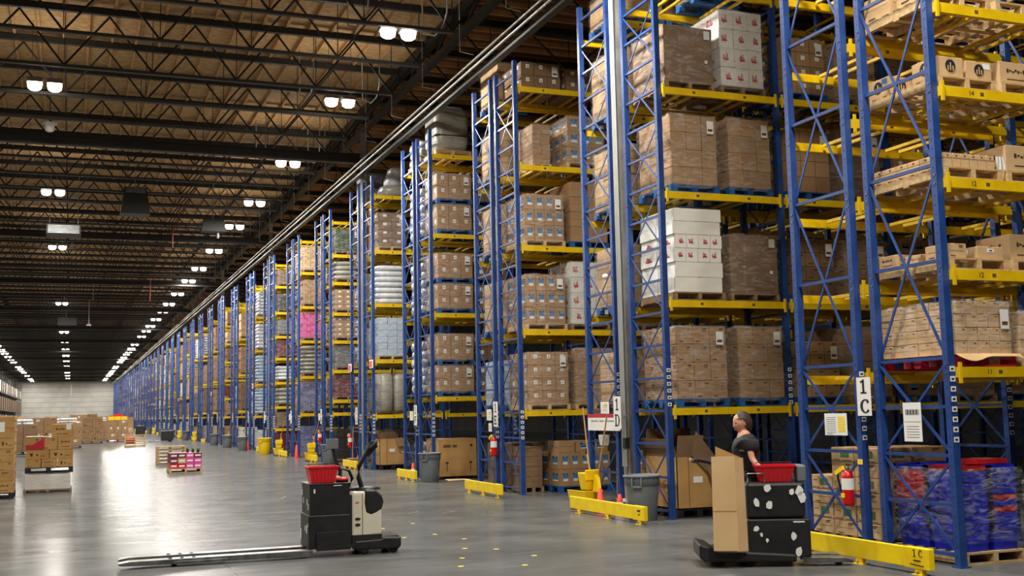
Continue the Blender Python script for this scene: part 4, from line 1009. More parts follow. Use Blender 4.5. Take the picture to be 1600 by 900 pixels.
cone('plain orange traffic cone behind the 1D guard by the mop bucket', 8.15, 16.9, .38)
cone('orange and white cone between the bucket and the grey can at 1D', 8.28, 16.45, .30, True)
cone('orange and white cone at the second row beyond 1D', 8.5, 29.0, .34, True)
cone('orange traffic cone standing by the far end of the seventh row guard', 8.35, 58.1, .5)
cone('orange traffic cone by the fifth row beyond 1D', 8.4, 45.1, .5)
cone('orange traffic cone by the third row beyond 1D', 8.6, 35.6, .36)
def extinguisher(label, x, y, z0):
    t = thing('fire_extinguisher', label, 'fire extinguisher', (x, y, z0))
    mb = MB(); mb.lathe((0, 0, 0), [(.055, 0), (.068, .01), (.07, .03), (.07, .32), (.06, .365), (.035, .395), (.02, .40)], 'extinguisher_red', 24); mb.build('cylinder', t)
    mb = MB(); mb.lathe((0, 0, .40), [(.02, 0), (.022, .04), (.012, .05)], 'steel', 12); mb.bar((.0, -.01, .43), (0, -.1, .41), .02, .008, 'steel'); mb.bar((0, -.01, .45), (0, -.1, .47), .02, .008, 'steel'); mb.build('valve', t)
    mb = MB(); mb.tube([(0, .03, .43), (-.02, .12, .40), (-.03, .14, .32), (-.02, .1, .12)], .012, 'rubber', 8); mb.build('hose', t)
    mb = MB(); mb.bar((-.04, .02, .43), (-.04, .16, .36), .03, .05, 'plastic_yellow'); mb.build('horn', t)
    mb = MB(); mb.lathe((0, 0, .18), [(.0715, 0), (.0715, .13)], 'label_white', 24); mb.build('paper_label', t)
    mb = MB(); mb.box(-.075, -.02, .09, -.068, .04, .14, 'print_yellow'); mb.build('sticker', t)
    mb = MB(); mb.box(.05, -.04, .1, .09, .04, .13, 'steel'); mb.build('bracket', t)
    return t
extinguisher('red fire extinguisher with white label hung on the 1C rack post', 8.43, 10.86, .53)
extinguisher('red fire extinguisher hung on the first row beyond 1D', 8.44, yEf - .12, .75)
extinguisher('red fire extinguisher hung on the fourth row beyond 1D', 8.44, ROWS[5][1] - .1, .7)
extinguisher('red fire extinguisher hung on the third row beyond 1D', 8.44, yGf + .9, .62)
tag((lambda m_: (m_.box(-.003, -.045, 0, 0, .045, .06, 'print_yellow'), m_.build('post_sticker', None, (8.51, yCf, 1.0)))[1])(MB()), 'small yellow sticker on the 1C post above the extinguisher', 'sticker')
def mop_bucket(label, x, y, broom=True, rot=0.0):
    t = thing('mop_bucket', label, 'mop bucket', (x, y, 0), rot)
    mb = MB(); mb.frustum(0, 0, .06, .28, .48, .36, .58, .27, 'plastic_yellow'); mb.frustum(0, 0, .30, .34, .56, .38, .60, .03, 'plastic_yellow'); bevel(mb.build('tub', t), .015)
    mb = MB(); mb.frustum(0, -.12, .33, .2, .2, .28, .26, .30, 'plastic_yellow'); mb.box(-.14, -.26, .5, .14, -.22, .68, 'plastic_yellow'); bevel(mb.build('wringer', t), .015)
    mb = MB(); mb.tube([(.12, -.1, .5), (.14, .05, .7), (.12, .1, .95)], .015, 'plastic_yellow', 8); mb.tube([(.12, .1, .93), (.12, .1, 1.03)], .02, 'rubber', 8); mb.build('wringer_handle', t)
    for sx in (-.13, .13):
        for sy in (-.2, .2):
            mb = MB(); mb.lathe((sx, sy, .035), [(.035, -.012), (.035, .012)], 'rubber', 12, 'x'); mb.box(sx - .015, sy - .015, .03, sx + .015, sy + .015, .07, 'steel'); mb.build('caster', t)
    return t
def broom(label, x, y, top, mop=False, z0=.36, white=False):
    t = thing('mop' if mop else 'broom', label, 'mop' if mop else 'broom', (x, y, z0))
    mb = MB(); mb.tube([(0, 0, .12), top], .013, 'broom_wood', 8); mb.build('stick', t)
    mb = MB()
    if mop:
        for i in range(14):
            a = i * 2 * PI / 14; mb.tube([(0, 0, .14), (.05 * math.cos(a), .05 * math.sin(a), .05), (.06 * math.cos(a), .06 * math.sin(a), -.1)], .012, 'mop_white', 6)
    else: mb.prism([(-.12, 0), (.12, 0), (.04, .28), (-.04, .28)], 'x', -.03, .03, 'plastic_yellow')
    mb.build('head', t)
    return t
mop_bucket('yellow mop bucket with wringer behind the 1D guard', 8.2, 17.6, rot=.15)
broom('long-handled mop leaning from the 1D mop bucket on the left', 8.27, 17.5, (.05, .35, 1.38), True, .35)
broom('broom with yellow head and slanted handle crossing the board at 1D', 8.25, 17.22, (.08, -.3, 1.30), False, .32)
mb = MB(); mb.frustum(0, 0, 0, .1, .12, .14, .16, .18, 'mop_white'); tag(mb.build('dust_cloth', None, (8.47, 17.35, 1.08)), 'off-white cloth hung on the frame below the red-topped board', 'cloth')
mb = MB(); mb.box(-.2, -.3, 0, .2, .3, .05, 'white_paint'); mb.box(-.22, -.32, -.1, .22, .32, -.02, 'machine_black'); mb.box(-.03, -.03, -.02, .03, .03, 0, 'machine_black'); mb.box(-.2, -.3, -.16, -.16, .3, -.1, 'machine_black'); mb.box(.16, -.3, -.16, .2, .3, -.1, 'machine_black')
tag(mb.build('floor_box', None, (8.75, 16.75, .16)), 'low black case with a white lid between the 1D frames', 'case')
for k in (4, 5, 6, 8, 9, 12, 14, 19, 24):
    ya, yb = ROWS[k]
    if k == 4: continue
    mop_bucket(f'yellow mop bucket at the {ordn(k - 1)} row beyond 1D', 8.22 if k != 5 else 8.2, (48.3 if k == 6 else yb + .4)); broom(f'long-handled mop standing in the bucket at the {ordn(k - 1)} row beyond 1D', 8.24, (48.25 if k == 6 else yb + .35), (.2, -.35, 1.1), True, .4)
broom('broom leaning on the far frame of the third row beyond 1D', 8.42, yGf + .5, (.03, .02, 1.3), False, .0)
loose('brown carton behind the guard of the third row beyond 1D', 8.19, 35.0, .01, .3, .5, .3, 'plain', 'cardboard_dark')

# ------------------------------------------------------------------ parked pallet truck
def basket(label, x, y, z0, w=.36, d=.26, h=.2, mat='plastic_red', rot=0):
    t = thing('hand_basket', label, 'basket', (x, y, z0), rot)
    mb = MB(); th = .008
    for k_ in range(4):
        pass
    W0, D0, W1, D1 = w * .78, d * .78, w, d
    def wall(a, b, c_, d_): mb.add([a, b, c_, d_], [(0, 1, 2, 3)], mat)
    P = lambda W, D, z_: [(-W / 2, -D / 2, z_), (W / 2, -D / 2, z_), (W / 2, D / 2, z_), (-W / 2, D / 2, z_)]
    lo, hi = P(W0, D0, 0), P(W1, D1, h)
    vs = lo + hi; mb.add(vs, [(0, 1, 2, 3)] + [(i, (i + 1) % 4, 4 + (i + 1) % 4, 4 + i) for i in range(4)], mat)
    o = mb.build('tub', t); o.modifiers.new('t', 'SOLIDIFY').thickness = .008
    mb = MB()
    for i in range(4): a, b = hi[i], hi[(i + 1) % 4]; mb.bar(a, b, .025, .02, mat)
    for i in range(1, 7):
        u = i / 7; mb.bar((-W0 / 2 + u * W0, -D0 / 2 - .003, .01), (-W1 / 2 + u * W1, -D1 / 2 - .003, h), .006, .01, mat)
    mb.build('rim', t)
    mb = MB(); mb.tube([(-w / 2, 0, h), (-w * .46, .04, h + .03), (w * .46, .06, h + .03), (w / 2, 0, h)], .006, 'rubber', 6); mb.build('handle', t)
    return t
def forks(t, x0, L, gap, z=.075):
    for s_ in (-1, 1):
        mb = MB()
        y_ = s_ * gap / 2
        n_ = 8
        mb.prism([(0, z - .05), (0, z + .02), (-L + .12, z + .012), (-L + .02, z - .005), (-L, z - .02), (-L + .05, z - .035), (-L + .15, z - .04)], 'y', y_ - .085, y_ + .085, 'steel')
        for fx in (.62, .68, .74): mb.box(-L * fx - .02, y_ - .03, z + .0135, -L * fx + .02, y_ + .03, z + .021, 'rubber')
        mb.box(-L * .72, y_ - .1, z - .045, -L * .45, y_ + .1, z - .01, 'steel')
        o = mb.build('fork', t, (x0, 0, 0)); bevel(o, .006)
        mb = MB(); mb.lathe((x0 - L * .72, y_, .035), [(.034, -.05), (.034, .05)], 'rubber', 16, 'y'); mb.build('load_wheel', t)
T = thing('pallet_truck', 'parked black and cream electric pallet truck on the open floor', 'pallet truck', (2.68, 13.86, 0), -.03)
forks(T, .05, 2.2, .42)
# battery box: lower and upper parts
mb = MB(); mb.box(.0, -.30, .10, .50, .30, .50, 'machine_black'); bevel(mb.build('battery_box', T), .012)
mb = MB(); mb.box(.015, -.29, .50, .50, .29, .865, 'machine_black'); mb.box(.0, -.30, .862, .51, .30, .875, 'machine_black'); bevel(mb.build('upper_box', T), .01)
mb = MB()
for (x_, z_, w_, h_) in ((.06, .76, .02, .05), (.3, .84, .1, .01)): mb.box(x_, -.3015, z_, x_ + w_, -.298, z_ + h_, 'label_white')
for (y_, z_, w_, h_) in ((.15, .72, .03, .07), (-.22, .62, .04, .07), (-.18, .28, .05, .09), (-.05, .3, .03, .06), (.24, .18, .06, .12), (-.24, .36, .03, .04)): mb.box(-.003, y_, z_, .0, y_ + w_, z_ + h_, 'label_white')
for (y_, z_, w_, h_) in ((.15, .62, .03, .07), (-.2, .56, .04, .07)): mb.box(.012, y_, z_, .015, y_ + w_, z_ + h_, 'label_white')
mb.build('torn_stickers', T)
mb = MB(); mb.box(.09, -.335, .08, .50, -.30, .30, 'machine_black'); mb.box(.16, -.338, .15, .40, -.334, .17, 'rubber'); mb.box(.24, -.338, .22, .32, -.334, .25, 'rubber'); bevel(mb.build('step_panel', T), .01)
# power head shroud
mb = MB()
prof = [(.52, .20), (.56, .20), (.90, .22), (.90, .30), (.905, .62), (.88, .70), (.80, .755), (.56, .76), (.52, .74)]
mb.prism(prof, 'y', -.27, .27, 'machine_cream'); o = bevel(mb.build('motor_shroud', T), .035, 3)
mb = MB(); mb.prism([(.69, .775), (.82, .77), (.90, .70), (.925, .62), (.90, .54), (.84, .50), (.77, .47), (.70, .50), (.68, .62)], 'y', -.278, .278, 'machine_black'); bevel(mb.build('shroud_cap', T), .02)
mb = MB(); mb.box(.53, -.275, .10, .90, .275, .24, 'machine_black'); mb.box(.655, -.276, .24, .662, -.268, .73, 'seam'); bevel(mb.build('lower_skirt', T), .015)
mb = MB()
for z_ in (.36, .43): mb.lathe((.60, -.272, z_), [(.034, -.004), (.034, .004)], 'black_ink', 18, 'y', .5)
mb.box(.575, -.2755, .62, .615, -.271, .635, 'cone_orange'); mb.build('side_slots', T)
mb = MB(); mb.box(.48, -.26, .15, .54, .26, .72, 'rubber'); mb.build('mast_plate', T)
mb = MB(); mb.lathe((.74, 0, .765), [(.2, 0), (.2, .02), (.12, .035)], 'machine_black', 24); mb.build('turntable', T)
# platform
mb = MB(); mb.prism([(.56, .06), (1.12, .05), (1.14, .09), (1.14, .19), (.92, .20), (.88, .18), (.56, .17)], 'y', -.28, .28, 'machine_black'); bevel(mb.build('operator_platform', T), .02)
mb = MB(); mb.box(.92, -.25, .198, 1.12, .25, .206, 'rubber'); mb.build('foot_mat', T)
for sx, sy in ((.68, -.24), (1.05, -.22), (.68, .24), (1.05, .22)):
    mb = MB(); mb.lathe((sx, sy, .055), [(.03, -.03), (.055, -.028), (.055, .028), (.03, .03)], 'rubber', 20, 'y'); mb.build('wheel', T)
# tiller arm
mb = MB(); mb.tube([(.70, -.05, .78), (.66, -.05, .92), (.66, -.05, 1.05), (.76, -.05, 1.22), (.80, -.05, 1.30)], .03, 'machine_black', 10); mb.build('tiller', T)
mb = MB(); mb.tube([(.78, -.14, 1.27), (.86, -.14, 1.34), (.88, -.05, 1.35), (.86, .06, 1.34), (.78, .06, 1.27)], .022, 'rubber', 10); mb.bar((.76, -.05, 1.18), (.90, -.05, 1.33), .07, .05, 'machine_black'); mb.box(.885, -.11, 1.30, .91, -.07, 1.34, 'cardboard_kraft'); mb.build('tiller_head', T)
# load backrest/grab bars
mb = MB(); mb.tube([(.42, -.05, .87), (.43, -.05, 1.0), (.37, -.05, 1.15), (.34, -.05, 1.28), (.33, -.05, 1.33)], .022, 'machine_black', 10); mb.box(.26, -.09, 1.28, .40, -.01, 1.40, 'can_grey'); mb.build('tablet_arm', T)
mb = MB(); mb.tube([(.50, .05, .80), (.44, .05, .95), (.47, .05, 1.03), (.56, .05, 1.0), (.60, .05, .9), (.56, .05, .80)], .02, 'machine_black', 10); mb.build('grab_bar', T)
mb = MB(); mb.box(.36, -.2, .875, .50, .1, .9, 'machine_black'); mb.build('tray', T)
basket('red plastic hand basket on top of the parked pallet truck', 2.86, 13.72, .878, .36, .28, .19, rot=-.03)
mb = MB(); mb.pillow(0, 0, .02, .16, .1, .05, 'plastic_red', p=2.4); mb.pillow(-.06, 0, .04, .1, .07, .05, 'skin', p=2.4); tag(mb.build('work_gloves', None, (3.10, 13.66, .89)), 'red and pale work gloves beside the basket on the parked truck', 'gloves')

# ------------------------------------------------------------------ rider truck, cardboard and driver
A = -.43
R_ = thing('pallet_truck', 'black pallet truck being ridden past the racks, stickered boxes', 'pallet truck', (6.72, 10.36, 0), A)
mb = MB(); mb.box(0, 0, .10, .66, .34, .50, 'machine_black'); bevel(mb.build('battery_box', R_), .015)
mb = MB(); mb.box(.0, .01, .51, .62, .33, .88, 'machine_black'); bevel(mb.build('upper_box', R_), .03)
mb = MB(); rr = random.Random(4)
def patch(cx, cz, s_):
    n_ = 7; pts = []
    for i in range(n_): a = 2 * PI * i / n_; q = s_ * rr.uniform(.6, 1.1); pts.append((cx + q * math.cos(a), cz + q * 1.3 * math.sin(a)))
    mb.prism(pts, 'y', -.004, -.001, 'label_white')
for (cx, cz, s_) in ((.10, .68, .045), (.22, .82, .045), (.24, .64, .04), (.58, .72, .05), (.56, .80, .05), (.48, .78, .03), (.09, .40, .035), (.20, .28, .02), (.48, .32, .04), (.52, .16, .045), (.14, .34, .02)): patch(cx, cz, s_)
mb.box(.48, -.003, .46, .6, -.001, .475, 'label_white'); mb.build('torn_stickers', R_)
mb = MB(); mb.prism([(-.52, .10), (-.46, .06), (.5, .05), (.5, .13), (.02, .16), (-.34, .17), (-.40, .22), (-.52, .25)], 'y', -.02, .64, 'machine_black'); bevel(mb.build('operator_platform', R_), .02)
for sx in (-.3, .02):
    for sy in (.06, .56):
        mb = MB(); mb.lathe((sx, sy, .055), [(.03, -.03), (.055, -.028), (.055, .028), (.03, .03)], 'rubber', 20, 'y'); mb.build('wheel', R_)
for s_ in (.10, .42):
    mb = MB(); mb.prism([(.6, .03), (.6, .10), (1.0, .09), (1.1, .06), (1.07, .04)], 'y', s_ - .085, s_ + .085, 'steel'); bevel(mb.build('fork', R_), .006)
    mb = MB(); mb.lathe((.95, s_, .034), [(.034, -.05), (.034, .05)], 'rubber', 16, 'y'); mb.build('load_wheel', R_)
mb = MB(); mb.tube([(0.05, .1, .88), (-.02, .1, 1.0), (-.35, .35, 1.10), (-.46, .35, 1.12), (-.5, .35, 1.11)], .025, 'rubber', 10)
mb.tube([(-.5, .25, 1.11), (-.52, .35, 1.11), (-.5, .45, 1.11)], .022, 'rubber', 10); mb.lathe((-.54, .35, 1.10), [(.012, 0), (.02, .02), (.012, .04)], 'cardboard_kraft', 10); mb.build('tiller', R_)
mb = MB(); mb.tube([(.02, .02, .88), (.02, .02, .98), (.2, .02, .98), (.2, .02, .88)], .008, 'steel', 8); mb.build('grab_bar', R_)
mb = MB(); mb.box(.55, .04, .88, .65, .32, 1.06, 'can_grey'); bevel(mb.build('bin', R_), .02)
ca, sa = math.cos(A), math.sin(A)
def RL(x, y, z_=0): return (6.72 + x * ca - y * sa, 10.36 + x * sa + y * ca, z_)
basket('red plastic hand basket on the ridden pallet truck', *RL(.33, .17, .885), .40, .28, .17, rot=A)
def sheet(label, x, y, w, h, z0, lean, th=.012, fold=None, mat='cardboard_kraft', top=0, turn=0.0):
    t = MB(); e = -lean
    vs = [(0, 0, 0), (w, 0, 0), (w * .98, lean, h - top), (0.01, lean, h), (0, th, 0), (w, th, 0), (w * .98, lean + th, h - top), (.01, lean + th, h)]
    t.add(vs, [(0, 3, 2, 1)[::-1], (4, 5, 6, 7)[::-1], (0, 1, 5, 4)[::-1], (1, 2, 6, 5), (2, 3, 7, 6), (3, 0, 4, 7)], mat)
    if fold: t.box(.01, lean * fold - .004, h * fold, w - .01, lean * fold, h * fold + .006, 'tape')
    o = t.build('cardboard_sheet', None, RL(x, y, z0), A + turn); return tag(o, label, 'cardboard')
sheet('tall flat kraft cardboard sheet at the front, standing on the ridden truck', -.38, -.12, .26, .98, .19, .04, fold=.42, turn=-.10)
sheet('narrow kraft cardboard sheet beside the tall one on the ridden truck', -.13, -.12, .13, .97, .18, .03, mat='cardboard_tan', turn=.42)
sheet('kraft cardboard sheet with slanted top behind the other sheets', -.32, -.045, .30, 1.10, .175, .03, top=.13, mat='cardboard_gold')

def skinned(name, verts, edges, radii, mat, parent, sub=2):
    me = bpy.data.meshes.new(name); me.from_pydata([tuple(v) for v in verts], edges, [])
    me.materials.append(MATS[mat]); o = bpy.data.objects.new(name, me); C.objects.link(o); o.parent = parent
    sk = o.modifiers.new('skin', 'SKIN'); sk.use_smooth_shade = True
    for i, r_ in enumerate(radii):
        sv = me.skin_vertices[0].data[i]; sv.radius = r_ if isinstance(r_, tuple) else (r_, r_); sv.use_root = (i == 0)
    ss = o.modifiers.new('sub', 'SUBSURF'); ss.levels = sub; ss.render_levels = sub
    return o
# person: faces local -X, stands on platform at z=.22
px_, py_, _ = RL(.10, .51)
Pn = thing('person', 'person in black clothes with short dark hair riding the pallet truck', 'person', (px_, py_, .15), A)
K = .875
def V(x, y, z_): return (x * K, y * K, z_ * K)
joints = [V(0, 0, .86), V(-.01, 0, 1.05), V(-.02, 0, 1.25), V(-.01, 0, 1.38), V(-.04, 0, 1.47), V(-.06, 0, 1.53),
          V(0, .17, 1.34), V(.04, .21, 1.07), V(-.18, .16, .98), V(0, -.17, 1.34), V(.03, -.22, 1.10), V(.13, -.33, .98),
          V(0, .09, .82), V(-.03, .10, .46), V(.03, .11, .08), V(0, -.09, .82), V(-.03, -.10, .46), V(.03, -.11, .08), V(-.12, .12, .03), V(-.12, -.12, .03)]
ed = [(0, 1), (1, 2), (2, 3), (3, 4), (4, 5), (3, 6), (6, 7), (7, 8), (3, 9), (9, 10), (10, 11), (0, 12), (12, 13), (13, 14), (0, 15), (15, 16), (16, 17), (14, 18), (17, 19)]
rd = [(.10, .13), (.09, .12), (.10, .14), (.08, .11), .05, .048, .05, .042, .028, .05, .042, .028, .085, .055, .04, .085, .055, .04, .035, .035]
skinned('body', joints, ed, [tuple(a * K for a in r_) if isinstance(r_, tuple) else r_ * K for r_ in rd], 'skin', Pn)
# clothes
skinned('shirt', [joints[0], joints[1], joints[2], V(-.01, 0, 1.36), V(-.02, 0, 1.42), V(0, .175, 1.33), V(.03, .20, 1.17), V(0, -.175, 1.33), V(.045, -.205, 1.17)], [(0, 1), (1, 2), (2, 3), (3, 4), (3, 5), (5, 6), (3, 7), (7, 8)],
        [(.13, .17), (.125, .16), (.14, .18), (.12, .15), (.06, .07), .085, .07, .085, .07], 'shirt_black', Pn)
mb = MB()
for zz_ in (1.2, 1.28): mb.lathe((-.01, 0, zz_ * K), [(.132, 0), (.134, .012), (.132, .024)], 'shirt_band', 28, 'z', 1.25)
mb.build('shirt_bands', Pn)
skinned('trousers', [joints[0], joints[12], joints[13], joints[14], joints[15], joints[16], joints[17]], [(0, 1), (1, 2), (2, 3), (0, 4), (4, 5), (5, 6)], [(.12, .15), .10, .07, .06, .10, .07, .06], 'trousers_black', Pn)
for s_ in (-1, 1):
    mb = MB(); mb.pillow(-.06 * K, s_ * .115 * K, .04, .27, .1, .1, 'rubber', p=2.6); mb.build('shoe', Pn)
# head
def head(parent, loc):
    mb = MB(); n, m2_ = 24, 18; vs = []
    for j in range(m2_):
        ph = -PI / 2 + PI * j / (m2_ - 1)
        for i in range(n):
            th = 2 * PI * i / n; c_ = math.cos(ph)
            x, y, z_ = math.cos(th) * c_ * .098, math.sin(th) * c_ * .074, math.sin(ph) * .118
            if z_ < 0: y *= 1 + z_ * 2.6; x *= 1 + z_ * (1.2 if x < 0 else 3.2)
            if x < -.04 and abs(y) < .025 and -.045 < z_ < .02: x -= .02 * (1 - abs(y) / .025) * (.02 - z_) / .065 * 1.2   # nose
            if x < -.05 and .0 < z_ < .03 and .015 < abs(y) < .045: x += .008
            vs.append((x, y, z_))
    fs = [(j * n + i, j * n + (i + 1) % n, (j + 1) * n + (i + 1) % n, (j + 1) * n + i) for j in range(m2_ - 1) for i in range(n)]
    mb.add(vs, fs, 'skin', True)
    for s__ in (-1, 1): mb.pillow(.008, s__ * .073, -.005, .035, .02, .06, 'skin', p=2)
    h_ = mb.build('head', parent, loc); h_.rotation_euler = (0, -.12, .35)
    mb = MB()
    for s__ in (-1, 1): mb.pillow(-.083, s__ * .03, .012, .014, .022, .01, 'eye_dark', p=2)
    mb.pillow(-.086, 0, -.062, .014, .045, .012, 'lip', p=2); mb.build('face_features', h_)
    mb = MB(); vs = []
    for j in range(12):
        ph = -.75 + (PI / 2 + .75) * j / 11
        for i in range(n):
            th = 2 * PI * i / n; c_ = math.cos(ph); x, y, z_ = math.cos(th) * c_ * .112, math.sin(th) * c_ * .086, math.sin(ph) * .132
            if x < -.02: z_ = max(z_, .055)
            if x < 0: x *= .93
            x += .008; k_ = 1 + .03 * math.sin(i * 5 + j * 3); vs.append((x * k_ + .012, y * k_ * 1.03, z_ * 1.02))
    mb.add(vs, [(j * n + i, j * n + (i + 1) % n, (j + 1) * n + (i + 1) % n, (j + 1) * n + i) for j in range(11) for i in range(n)], 'hair_dark', True); mb.build('hair', h_)
head(Pn, V(-.055, 0, 1.555))
def hand(parent, wrist, dirv, side):
    w_ = Vector(wrist); d_ = Vector(dirv).normalized(); up = Vector((0, 0, 1)); lat = d_.cross(up).normalized(); nrm = lat.cross(d_)
    verts = [w_, w_ + d_ * .05]; edges = [(0, 1)]; rad = [.022, .03]
    for i in range(4):
        b_ = len(verts); off = (i - 1.5) * .02; ln = [.068, .078, .074, .058][i]
        p0 = w_ + d_ * .08 + lat * off; p1 = p0 + d_ * ln * .5 - nrm * .008; p2 = p1 + d_ * ln * .25 - nrm * .03; p3 = p2 - d_ * .01 - nrm * .022
        verts += [p0, p1, p2, p3]; edges += [(1, b_), (b_, b_ + 1), (b_ + 1, b_ + 2), (b_ + 2, b_ + 3)]; rad += [.012, .0095, .009, .008]
    b_ = len(verts); q0 = w_ + d_ * .03 + lat * side * .03; q1 = q0 + d_ * .03 + lat * side * .015 - nrm * .012; q2 = q1 + d_ * .025 - nrm * .02
    verts += [q0, q1, q2]; edges += [(0, b_), (b_, b_ + 1), (b_ + 1, b_ + 2)]; rad += [.015, .011, .009]
    return skinned('hand', verts, edges, rad, 'skin', parent, 1)
hand(Pn, joints[8], (-.9, -.1, -.1), 1); hand(Pn, joints[11], (.3, -.3, -.7), -1)

# ------------------------------------------------------------------ things out on the floor
r = random.Random(21)
def pile(tag_txt, x, y, w, d, rows, z0=0, pallet='pallet_black', base='cardboard_tan', styles=('print', 'arrows', 'script'), pal=True, depthn=2):
    """loose cartons stacked on a pallet: each carton its own thing"""
    if pal: bare_pallet(f'black pallet under {tag_txt}' if pallet == 'pallet_black' else f'wooden pallet under {tag_txt}', x, y, z0, w, d, pallet)
    z_ = z0 + (.13 if pal else 0); li = 0
    for (h, n_, *ext) in rows:
        li += 1; off = ext[0] if ext else 0; wf = ext[1] if len(ext) > 1 else 1
        cw = w * wf / n_
        for j in range(depthn):
            for i in range(n_):
                st = r.choice(styles); bs = r.choice([base, base, 'cardboard', 'cardboard_gold']) if base == 'cardboard_tan' else base
                if len(ext) > 2 and i == 0 and j == 0: st = ext[2]
                loose(f'tan carton in {tag_txt}, {WORDS[li]} layer', x + off + i * cw + .004, y + j * d / depthn + .004, z_, cw - .008, d / depthn - .008, h, st, bs, seed=0, group=f'cartons in {tag_txt}')
        z_ += h
    return z_
# tall pile cut by the left edge
pile('the tall carton pile cut by the left edge', -2.45, 27.3, 1.3, 1.2, ((.26, 3, 0, 1), (.22, 2), (.2, 4), (.28, 3), (.24, 4), (.22, 1), (.26, 1)), base='cardboard_gold')
mb = MB(); mb.box(0, -.004, 0, .14, 0, .22, 'label_white'); tag(mb.build('shipping_label', None, (-1.5, 27.3, 1.46)), 'white label on the tall carton pile cut by the left edge', 'label')
# wrapped lower load with a carton pile on top
t = thing('pallet_load', 'low white film-wrapped load on the floor under the carton pile at left', 'pallet load', (-1.0, 28.75, 0))
link('pallet', pallet_mesh(1.05, 1.1, 'pallet_worn', .1), t)
mb = MB(); mb.box(.03, .03, .1, 1.02, 1.07, .44, 'white_carton'); mb.build('goods', t); film_shell(t, 0, 0, .02, 1.05, 1.1, .46, 9, bul=.06)
zt = pile('the carton pile atop the white wrapped load', -.98, 28.78, 1.05, 1.05, ((.20, 3), (.21, 2), (.30, 3), ), z0=.47, base='cardboard_gold', styles=('arrows', 'script', 'print'))
loose('carton with red corner print on the pile atop the wrapped load', -.975, 28.76 - .0, zt + .002, .45, .5, .02, 'nothing', 'white_carton', seed=1, name='cardboard_sheet')
loose('topmost tan carton with white label on the pile atop the wrapped load', -.42, 28.8, zt, .48, .9, .30, 'script', 'cardboard_gold', seed=2)
mb = MB(); mb.box(0, -.002, 0, .4, 0, .10, 'print_red')
for q in range(8): mb.box(.16 + q * .03, -.002, .10, .19 + q * .03, 0, .12 + q * .02, 'print_red')
tag(mb.build('red_print', None, (-.97, 28.772, .47 + .13 + .43)), 'red corner print on a carton in the pile atop the wrapped load', 'print')
mb = MB(); mb.box(0, -.004, 0, .11, 0, .15, 'label_white'); tag(mb.build('shipping_label', None, (-.1, 28.80, zt + .16)), 'white label on the topmost carton above the wrapped load', 'label')
# pallet stack and drinks pallet mid floor
for q in range(5): bare_pallet(f'wooden pallet, {ordn(q + 1)} from the floor in the stack behind the drinks pallet', 2.98, 43.2, q * .131, 1.0, 1.15)
t = bare_pallet('wooden pallet under the red and pink drink packs', 2.86, 36.4, 0, .98, 1.1)
for li in range(3):
    for i in range(4):
        for j in range(2):
            mt = ['goods_red', 'cardboard_tan', 'goods_pink', 'goods_pink'][i] if li == 1 else (['tote_red', 'tote_red', 'goods_pink', 'goods_pink'][i] if li == 0 else ['goods_red', 'goods_red', 'goods_pink', 'goods_red'][i])
            o = MB(); o.box(0, 0, 0, .23, .5, .155, mt); o.box(.03, -.002, .05, .2, 0, .10, 'label_white')
            tag(o.build('drink_pack', None, (2.88 + i * .24, 36.45 + j * .52, .13 + li * .16)), ['red', 'red and tan', 'pink', 'pink'][i] + f' drink pack, layer {WORDS[li + 1]} on the small pallet mid floor', 'drink pack', 'drink packs on the small pallet mid floor')
for i in range(3):
    t = thing('potted_plant', f'small leafy green plant on the drink packs, {ordn(i + 1)} from left', 'plant', (3.42 + i * .16, 36.7, .61))
    mb = MB(); mb.lathe((0, 0, 0), [(.04, 0), (.05, .06)], 'goods_dark', 10); mb.build('pot', t)
    mb = MB(); rr = random.Random(i)
    for q in range(26):
        a = rr.uniform(0, 2 * PI); e = rr.uniform(.3, 1.3); L_ = rr.uniform(.06, .1); p = Vector((math.cos(a) * math.cos(e), math.sin(a) * math.cos(e), math.sin(e))) * L_; s2 = Vector((-math.sin(a), math.cos(a), 0)) * .022
        b_ = Vector((0, 0, .055)); mb.add([b_, b_ + p * .6 + s2, b_ + p, b_ + p * .6 - s2], [(0, 1, 2, 3)], 'green_plant')
    mb.build('leaves', t)
# slatted crate with red goods
t = thing('slatted_crate', 'low slatted wooden crate with red goods on the mid floor', 'crate', (3.1, 73.0, 0))
mb = MB()
for q in range(6): mb.box(0, 0, q * .13, 1.2, .02, q * .13 + .05, 'pallet_wood'); mb.box(0, 1.0, q * .13, 1.2, 1.02, q * .13 + .05, 'pallet_wood'); mb.box(0, 0, q * .13, .02, 1.02, q * .13 + .05, 'pallet_wood'); mb.box(1.18, 0, q * .13, 1.2, 1.02, q * .13 + .05, 'pallet_wood')
for x_ in (0, .58, 1.14): mb.box(x_, -.02, 0, x_ + .06, 0, .72, 'pallet_wood')
mb.build('slats', t)
mb = MB(); mb.pillow(.32, .5, .35, .6, .9, .5, 'tote_red', p=3); mb.build('goods', t)
# farther mixed piles
pile('the pile topped with yellow and red packs', 2.55, 89.5, 1.5, 1.2, ((.55, 2), (.5, 3), (.45, 2)), base='cardboard', styles=('tag', 'print'))
for i in range(3): tag((lambda m_: (m_.box(0, 0, 0, .42, .6, .25, ['plastic_yellow', 'plastic_yellow', 'can_yellow'][i]), m_.build('yellow_pack', None, (2.6 + i * .45, 89.6, 1.63)))[1])(MB()), 'bright yellow pack on the pile right of the blue bale', 'pack', 'yellow packs on the far pile')
tag((lambda m_: (m_.box(0, 0, 0, .6, .5, .2, 'plastic_red'), m_.build('red_pack', None, (3.0, 89.65, 1.88)))[1])(MB()), 'bright red pack topping the yellow packs on the far pile', 'pack')
pile('the ragged pile right of the blue bale', .75, 85.0, 1.35, 1.2, ((.45, 2), (.5, 3), (.4, 2), (.35, 2), (.25, 1, .3, .5)), base='cardboard')
